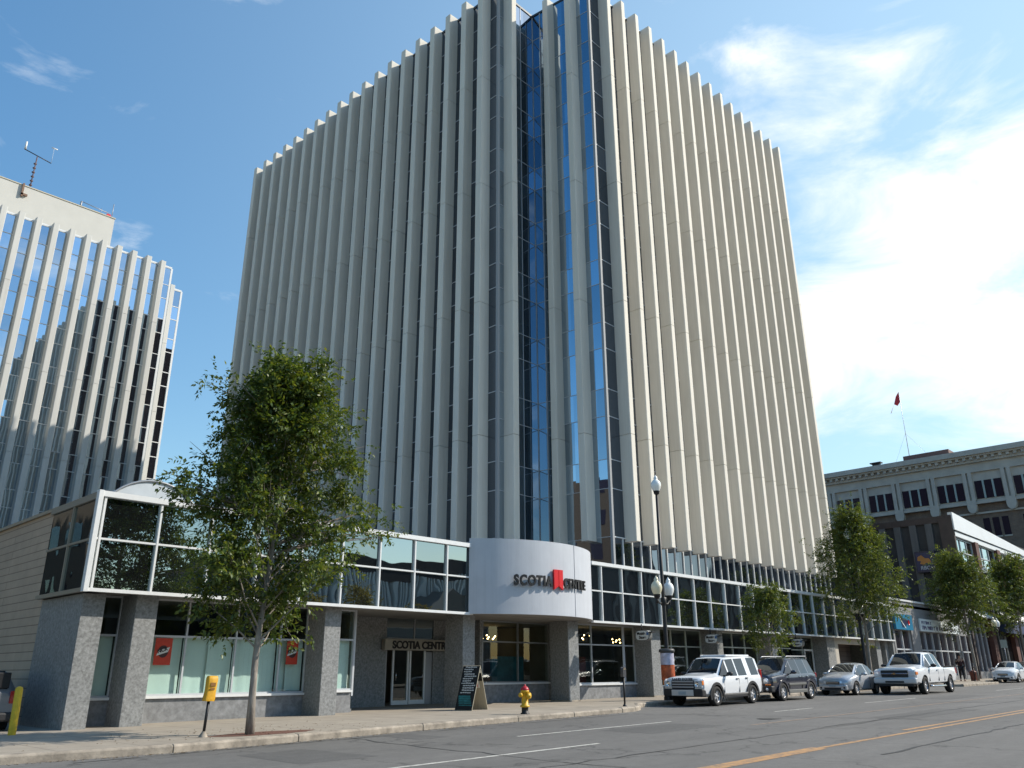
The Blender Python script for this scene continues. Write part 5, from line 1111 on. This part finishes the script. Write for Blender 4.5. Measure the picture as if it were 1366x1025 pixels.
def tree(name, label, loc, H, trunk_r, fork, env, nleaf, leaf, lm, seed, lean=(0,0), nbranch=34, group=None, sub=5, spread=.34, lobes=()):
    """env(z/H) -> crown radius; branches leave the leader from the fork up, twigs carry small sprays of leaves"""
    rs = np.random.RandomState(seed); t = thing(name, label, 'tree', loc, group=group)
    tr = MB(); zs_ = np.linspace(0, H*.93, 12)
    lead = [(lean[0]*z/H + .06*math.sin(z*1.1+seed), lean[1]*z/H + .05*math.cos(z*.9+seed)-.05*math.cos(seed), z) for z in zs_]
    rad = [trunk_r*(1.25 if i == 0 else 1)*(1-.93*(z/(H*.93))**.9)+.012 for i, z in enumerate(zs_)]
    tr.tube(lead, rad, 10); add('trunk', tr, bark, t)
    P = lambda z: np.array([np.interp(z, zs_, [p[i] for p in lead]) for i in range(3)])
    br = MB(); tips = []
    for k in range(nbranch):
        z0 = fork + (H*.90-fork)*((k+rs.rand())/nbranch)**.95; a = k*2.4+rs.rand()*.9
        up = .55+.9*(z0/H) + rs.rand()*.35; ln = None
        # length so that the tip meets the envelope
        d = np.array([math.cos(a), math.sin(a), up]); zt = z0
        for l_ in np.linspace(.2, H*.6, 40):
            q_ = P(z0)+d*l_
            if q_[2] > H*1.0 or math.hypot(q_[0]-lean[0]*q_[2]/H, q_[1]-lean[1]*q_[2]/H) > env(q_[2]/H)*(.78+.3*rs.rand()): break
        ln = l_; base = P(z0); r0 = max(.010, trunk_r*.24*(1-z0/H)+.010)
        pts = [base]; 
        for s_ in (.35,.7,1.0):
            p = base + d*ln*s_ + np.array([0,0,-.05*ln*s_*s_]) + rs.randn(3)*.05*ln*s_; pts.append(p)
        br.tube([tuple(p) for p in pts], [r0, r0*.7, r0*.42, r0*.15], 5, cap=False)
        for _ in range(sub):
            s_ = .12+.88*rs.rand(); i = min(2, int(s_*3)); q_ = pts[i]+(pts[i+1]-pts[i])*(s_*3-i if s_ < 1 else 1)
            dd = d/np.linalg.norm(d)+rs.randn(3)*.75; dd /= np.linalg.norm(dd); l2 = (.16+.34*rs.rand())*ln*.8+.18
            e_ = q_+dd*l2; br.tube([tuple(q_), tuple((q_+e_)/2+rs.randn(3)*.03), tuple(e_)], [r0*.32, r0*.22, .004], 4, cap=False); tips += [(q_+e_)/2, e_, q_+dd*l2*.75]
        tips += [pts[3], pts[2]]
    for (lx, ly, lz, lr, nn) in lobes:
        base = P(lz-.9)
        for _ in range(nn):
            e_ = np.array([lx, ly, lz])+rs.randn(3)*lr*.6; br.tube([tuple(base), tuple((base+e_)/2+np.array([0,0,.1])), tuple(e_)], [.03,.02,.004], 4, cap=False); tips += [e_, (base*.3+e_*.7)]
    add('branches', br, bark, t)
    tips = np.array(tips); n = nleaf
    # sprays: pick a twig tip, scatter leaves round it, some sprays thick, some thin
    wgt = rs.gamma(1.0, 1, len(tips)); wgt /= wgt.sum(); idx = rs.choice(len(tips), n, p=wgt)
    # compound leaves: small blades set along short twigs that point outwards and droop
    per = 11; ns = n//per; si = idx[:ns]; c0 = tips[si] + rs.randn(ns,3)*np.array([spread, spread, spread*.8])
    axis = np.stack([np.interp(c0[:,2], zs_, [p[i] for p in lead]) for i in range(2)]+[c0[:,2]], 1)
    out_ = c0-axis; out_ /= (np.linalg.norm(out_, axis=1)[:,None]+.05); dr = out_*.8+rs.randn(ns,3)*.55; dr[:,2] -= .15; dr /= np.linalg.norm(dr, axis=1)[:,None]
    tw = leaf*(1.9+1.4*rs.rand(ns)); sd = np.cross(dr, rs.randn(ns,3)); sd /= np.linalg.norm(sd, axis=1)[:,None]
    kk = np.tile(np.arange(per), ns); R_ = lambda v: np.repeat(v, per, 0)
    c = R_(c0)+R_(dr)*(R_(tw)*(kk/(per-1.)))[:,None]+rs.randn(ns*per,3)*leaf*.12
    keep = c[:,2] > fork*.72; sg = np.where(kk%2, 1., -1.); sg[kk == per-1] = 0
    u = R_(sd)*sg[:,None]*.95+R_(dr)*.65+rs.randn(ns*per,3)*.22; u[:,2] -= .25; u /= np.linalg.norm(u, axis=1)[:,None]
    c = c[keep]; u = u[keep]; n = len(c); ll = leaf*(.65+.6*rs.rand(n)); ww = ll*(.38+.15*rs.rand(n))
    rn = rs.randn(n,3)*.45+np.array([0,0,1.]); w = np.cross(u, rn); w /= np.linalg.norm(w, axis=1)[:,None]; nn_ = np.cross(u, w)
    A = c; B = c+u*(ll*.45)[:,None]+w*ww[:,None]*.55-nn_*ww[:,None]*.12; C_ = c+u*ll[:,None]; D = c+u*(ll*.45)[:,None]-w*ww[:,None]*.55-nn_*ww[:,None]*.12
    V = np.stack([A,B,C_,D], 1).reshape(-1,3); F = np.arange(n*4).reshape(n,4)
    Q = np.concatenate([F[:,[0,1,2]], F[:,[0,2,3]]], 0)
    me = bpy.data.meshes.new('crown'); me.vertices.add(len(V)); me.vertices.foreach_set('co', V.ravel()); me.loops.add(Q.size); me.loops.foreach_set('vertex_index', Q.ravel().astype(np.int32))
    me.polygons.add(len(Q)); me.polygons.foreach_set('loop_start', np.arange(0, Q.size, 3, dtype=np.int32)); me.polygons.foreach_set('loop_total', np.full(len(Q), 3, dtype=np.int32)); me.update(); me.validate()
    me.materials.append(lm); o = bpy.data.objects.new('crown', me); COL.objects.link(o); o.parent = t
    return t
def prof(pts): return lambda u: float(np.interp(u, [p[0] for p in pts], [p[1] for p in pts]))
ST = 'street trees along the pavement'
tree('street_tree', 'large leafy ash tree in the soil patch in front of the left shop windows', (10.3,18.2,gz(10)), 9.45, .080, 1.7, prof([(0,0),(.17,.6),(.24,1.2),(.34,1.6),(.5,1.75),(.66,1.5),(.80,1.1),(.93,.55),(1,.15)]), 52000, .125, ash_leaf, 3, lean=(.35,.05), nbranch=60, group=ST, sub=6, spread=.20,
     lobes=((-2.15,.2,5.7,.55,10),(2.6,0,5.2,.40,7),(3.2,-.1,5.0,.25,4),(2.2,.3,6.9,.5,7),(-1.5,0,8.0,.4,5)))
tree('street_tree', 'smallest street tree, its crown just above the roofs of the two off-roaders', (41.0,20.9,gz(41)), 5.5, .06, 1.7, prof([(0,0),(.3,.9),(.45,1.35),(.7,1.1),(.9,.5),(1,.15)]), 9000, .13, elm_leaf, 11, nbranch=26, group=ST, spread=.20)
tree('street_tree', 'tall street tree hiding the right end of the glass podium', (53.9,20.9,gz(54)), 11.2, .12, 2.7, prof([(0,0),(.24,1.3),(.36,2.4),(.5,2.75),(.68,2.0),(.85,1.0),(1,.2)]), 40000, .14, elm_leaf, 5, nbranch=44, group=ST, spread=.34)
tree('street_tree', 'wide street tree in front of the bank corner with a bin at its foot', (75.2,20.9,gz(75)), 10.2, .14, 3.0, prof([(0,0),(.26,1.7),(.4,2.8),(.55,2.9),(.72,2.1),(.88,1.1),(1,.2)]), 30000, .17, elm_leaf, 8, nbranch=44, group=ST, spread=.40)
tree('street_tree', 'rightmost street tree in front of the bank bay windows', (92.0,20.9,gz(90)), 11.3, .15, 3.2, prof([(0,0),(.26,1.8),(.42,2.9),(.58,3.1),(.75,2.2),(.9,1.1),(1,.2)]), 24000, .20, elm_leaf, 9, nbranch=40, group=ST, spread=.42)
for k, (x, y, h_) in enumerate(((41,-19,7.8),(46.5,-18,8.6),(52,-18,7.6),(20,-20,8.0),(30,-21,9.0))):
    tree('tree', ['yellowing tree across the street, left of three','yellowing tree across the street, middle of three','yellowing tree across the street, right of three','green tree across the street opposite the alley','green tree across the street opposite the entrance'][k], (x,y,0), h_, .12, 1.6, prof([(0,0),(.3,2.2),(.55,2.8),(.8,1.9),(1,.3)]), 7000, .26, aut_leaf if k < 3 else elm_leaf, 20+k, nbranch=26, spread=.4, group='trees across the street')
# ================================================================== PERSON
def person(label, x, y, rz, top, trousers, s=1.0):
    t = thing('person', label, 'person', (x,y,gz(x)), rot=(0,0,rz), scale=s)
    def skin(name, vs, es, rad, m, parent):
        me = bpy.data.meshes.new(name); me.from_pydata(vs, es, []); o = bpy.data.objects.new(name, me); COL.objects.link(o)
        md = o.modifiers.new('s', 'SKIN'); me.skin_vertices[0].data[0].use_root = True
        for i, r in enumerate(rad): me.skin_vertices[0].data[i].radius = r if isinstance(r, tuple) else (r, r)
        sb = o.modifiers.new('ss', 'SUBSURF'); sb.levels = 1; sb.render_levels = 1
        dg = bpy.context.evaluated_depsgraph_get(); nm = bpy.data.meshes.new_from_object(o.evaluated_get(dg)); bpy.data.objects.remove(o)
        nm.materials.clear(); nm.materials.append(m)
        for p in nm.polygons: p.use_smooth = True; p.material_index = 0
        o2 = bpy.data.objects.new(name, nm); COL.objects.link(o2); o2.parent = parent; return o2
    # faces -x; walking, right arm bent forwards
    J = dict(pel=(0,0,.97), wai=(0,0,1.12), che=(-.02,0,1.34), nek=(-.02,0,1.50), jaw=(-.045,0,1.60), hed=(-.03,0,1.70), crn=(-.02,0,1.78),
             shl=(-.01,-.19,1.42), ell=(.05,-.24,1.15), wrl=(-.08,-.24,.93), hal=(-.11,-.235,.85), shr=(-.01,.19,1.42), elr=(.0,.25,1.14), wrr=(-.22,.20,1.12), har=(-.30,.19,1.13),
             hil=(0,-.09,.92), knl=(-.16,-.10,.52), anl=(-.16,-.10,.10), tol=(-.34,-.11,.05), hir=(0,.09,.92), knr=(.10,.10,.50), anr=(.34,.10,.14), tor=(.22,.11,.04))
    K = list(J); ix = {k: i for i, k in enumerate(K)}
    E_ = [('pel','wai'),('wai','che'),('che','nek'),('nek','jaw'),('jaw','hed'),('hed','crn'),('che','shl'),('shl','ell'),('ell','wrl'),('wrl','hal'),('che','shr'),('shr','elr'),('elr','wrr'),('wrr','har'),('pel','hil'),('hil','knl'),('knl','anl'),('anl','tol'),('pel','hir'),('hir','knr'),('knr','anr'),('anr','tor')]
    rad = dict(pel=(.15,.11), wai=(.13,.10), che=(.16,.11), nek=.055, jaw=.075, hed=.092, crn=.06, shl=.065, ell=.046, wrl=.03, hal=.034, shr=.065, elr=.046, wrr=.03, har=.034, hil=.095, knl=.06, anl=.04, tol=.035, hir=.095, knr=.06, anr=.04, tor=.035)
    sk = mat('skin', (.38,.22,.15), .6)
    body = skin('body', [J[k] for k in K], [(ix[a], ix[b_]) for a, b_ in E_], [rad[k] for k in K], sk, t)
    up = ['pel','wai','che','shl','ell','wrl','shr','elr','wrr']; g = 1.16
    f = lambda ks, es, gr, m, nm: skin(nm, [J[k] for k in ks], [(ks.index(a), ks.index(b_)) for a, b_ in es], [tuple(q_*gr for q_ in (rad[k] if isinstance(rad[k], tuple) else (rad[k], rad[k]))) for k in ks], m, t)
    f(up, [('pel','wai'),('wai','che'),('che','shl'),('shl','ell'),('ell','wrl'),('che','shr'),('shr','elr'),('elr','wrr')], 1.5, top, 'jacket')
    f(['pel','hil','knl','anl','hir','knr','anr'], [('pel','hil'),('hil','knl'),('knl','anl'),('pel','hir'),('hir','knr'),('knr','anr')], 1.35, trousers, 'trousers')
    for s_, an, to in ((-1,'anl','tol'),(1,'anr','tor')):
        a, c = J[an], J[to]; b = MB(); b.tube([(a[0]+.05,a[1],a[2]-.05),(c[0]+.05,c[1],c[2]),(c[0]-.06,c[1],c[2]-.01)], [.05,.048,.03], 8); add('shoe', b, mat('brown shoe', (.10,.03,.02), .5), t)
    for side in ('l','r'):
        h_ = J['ha'+side]; w_ = J['wr'+side]; d = Vector(h_)-Vector(w_); d.normalize(); b = MB()
        for k in range(5):
            o_ = (k-2)*.017; ln = (.05,.075,.085,.078,.06)[k]; st_ = Vector(h_)+Vector((0,o_,0)); b.tube([tuple(st_), tuple(st_+d*ln*.6), tuple(st_+d*ln*.9+Vector((-.01,0,-.02)))], [.009,.008,.006], 5)
        add('fingers', b, sk, body)
    b = MB(); b.lathe([(.0,.125),(.06,.11),(.10,.06),(.108,0),(.098,-.07),(.07,-.10)], (-.005,0,1.72), n=14); hr = add('hair', b, mat('dark hair', (.02,.014,.01), .7), t)
    b = MB(); b.tube([(-.115,0,1.70),(-.145,0,1.675),(-.12,0,1.665)], [.008,.014,.01], 6); add('nose', b, sk, body)
    for s_ in (-1,1): b = MB(); b.lathe([(0,-.012),(.012,0),(0,.012)], (-.115,s_*.033,1.715), n=8); add('eye', b, blackp, body)
    b = MB(); b.tube([(-.112,-.022,1.64),(-.12,0,1.638),(-.112,.022,1.64)], .005, 5); add('mouth', b, mat('lips', (.25,.09,.07), .6), body)
    return t
person('person in dark clothes walking on the pavement in front of the bank corner windows', 73.0, 21.3, R(20), mat('dark maroon jacket', (.04,.012,.012), .8), mat('black trousers', (.012,.012,.015), .8), 1.12)
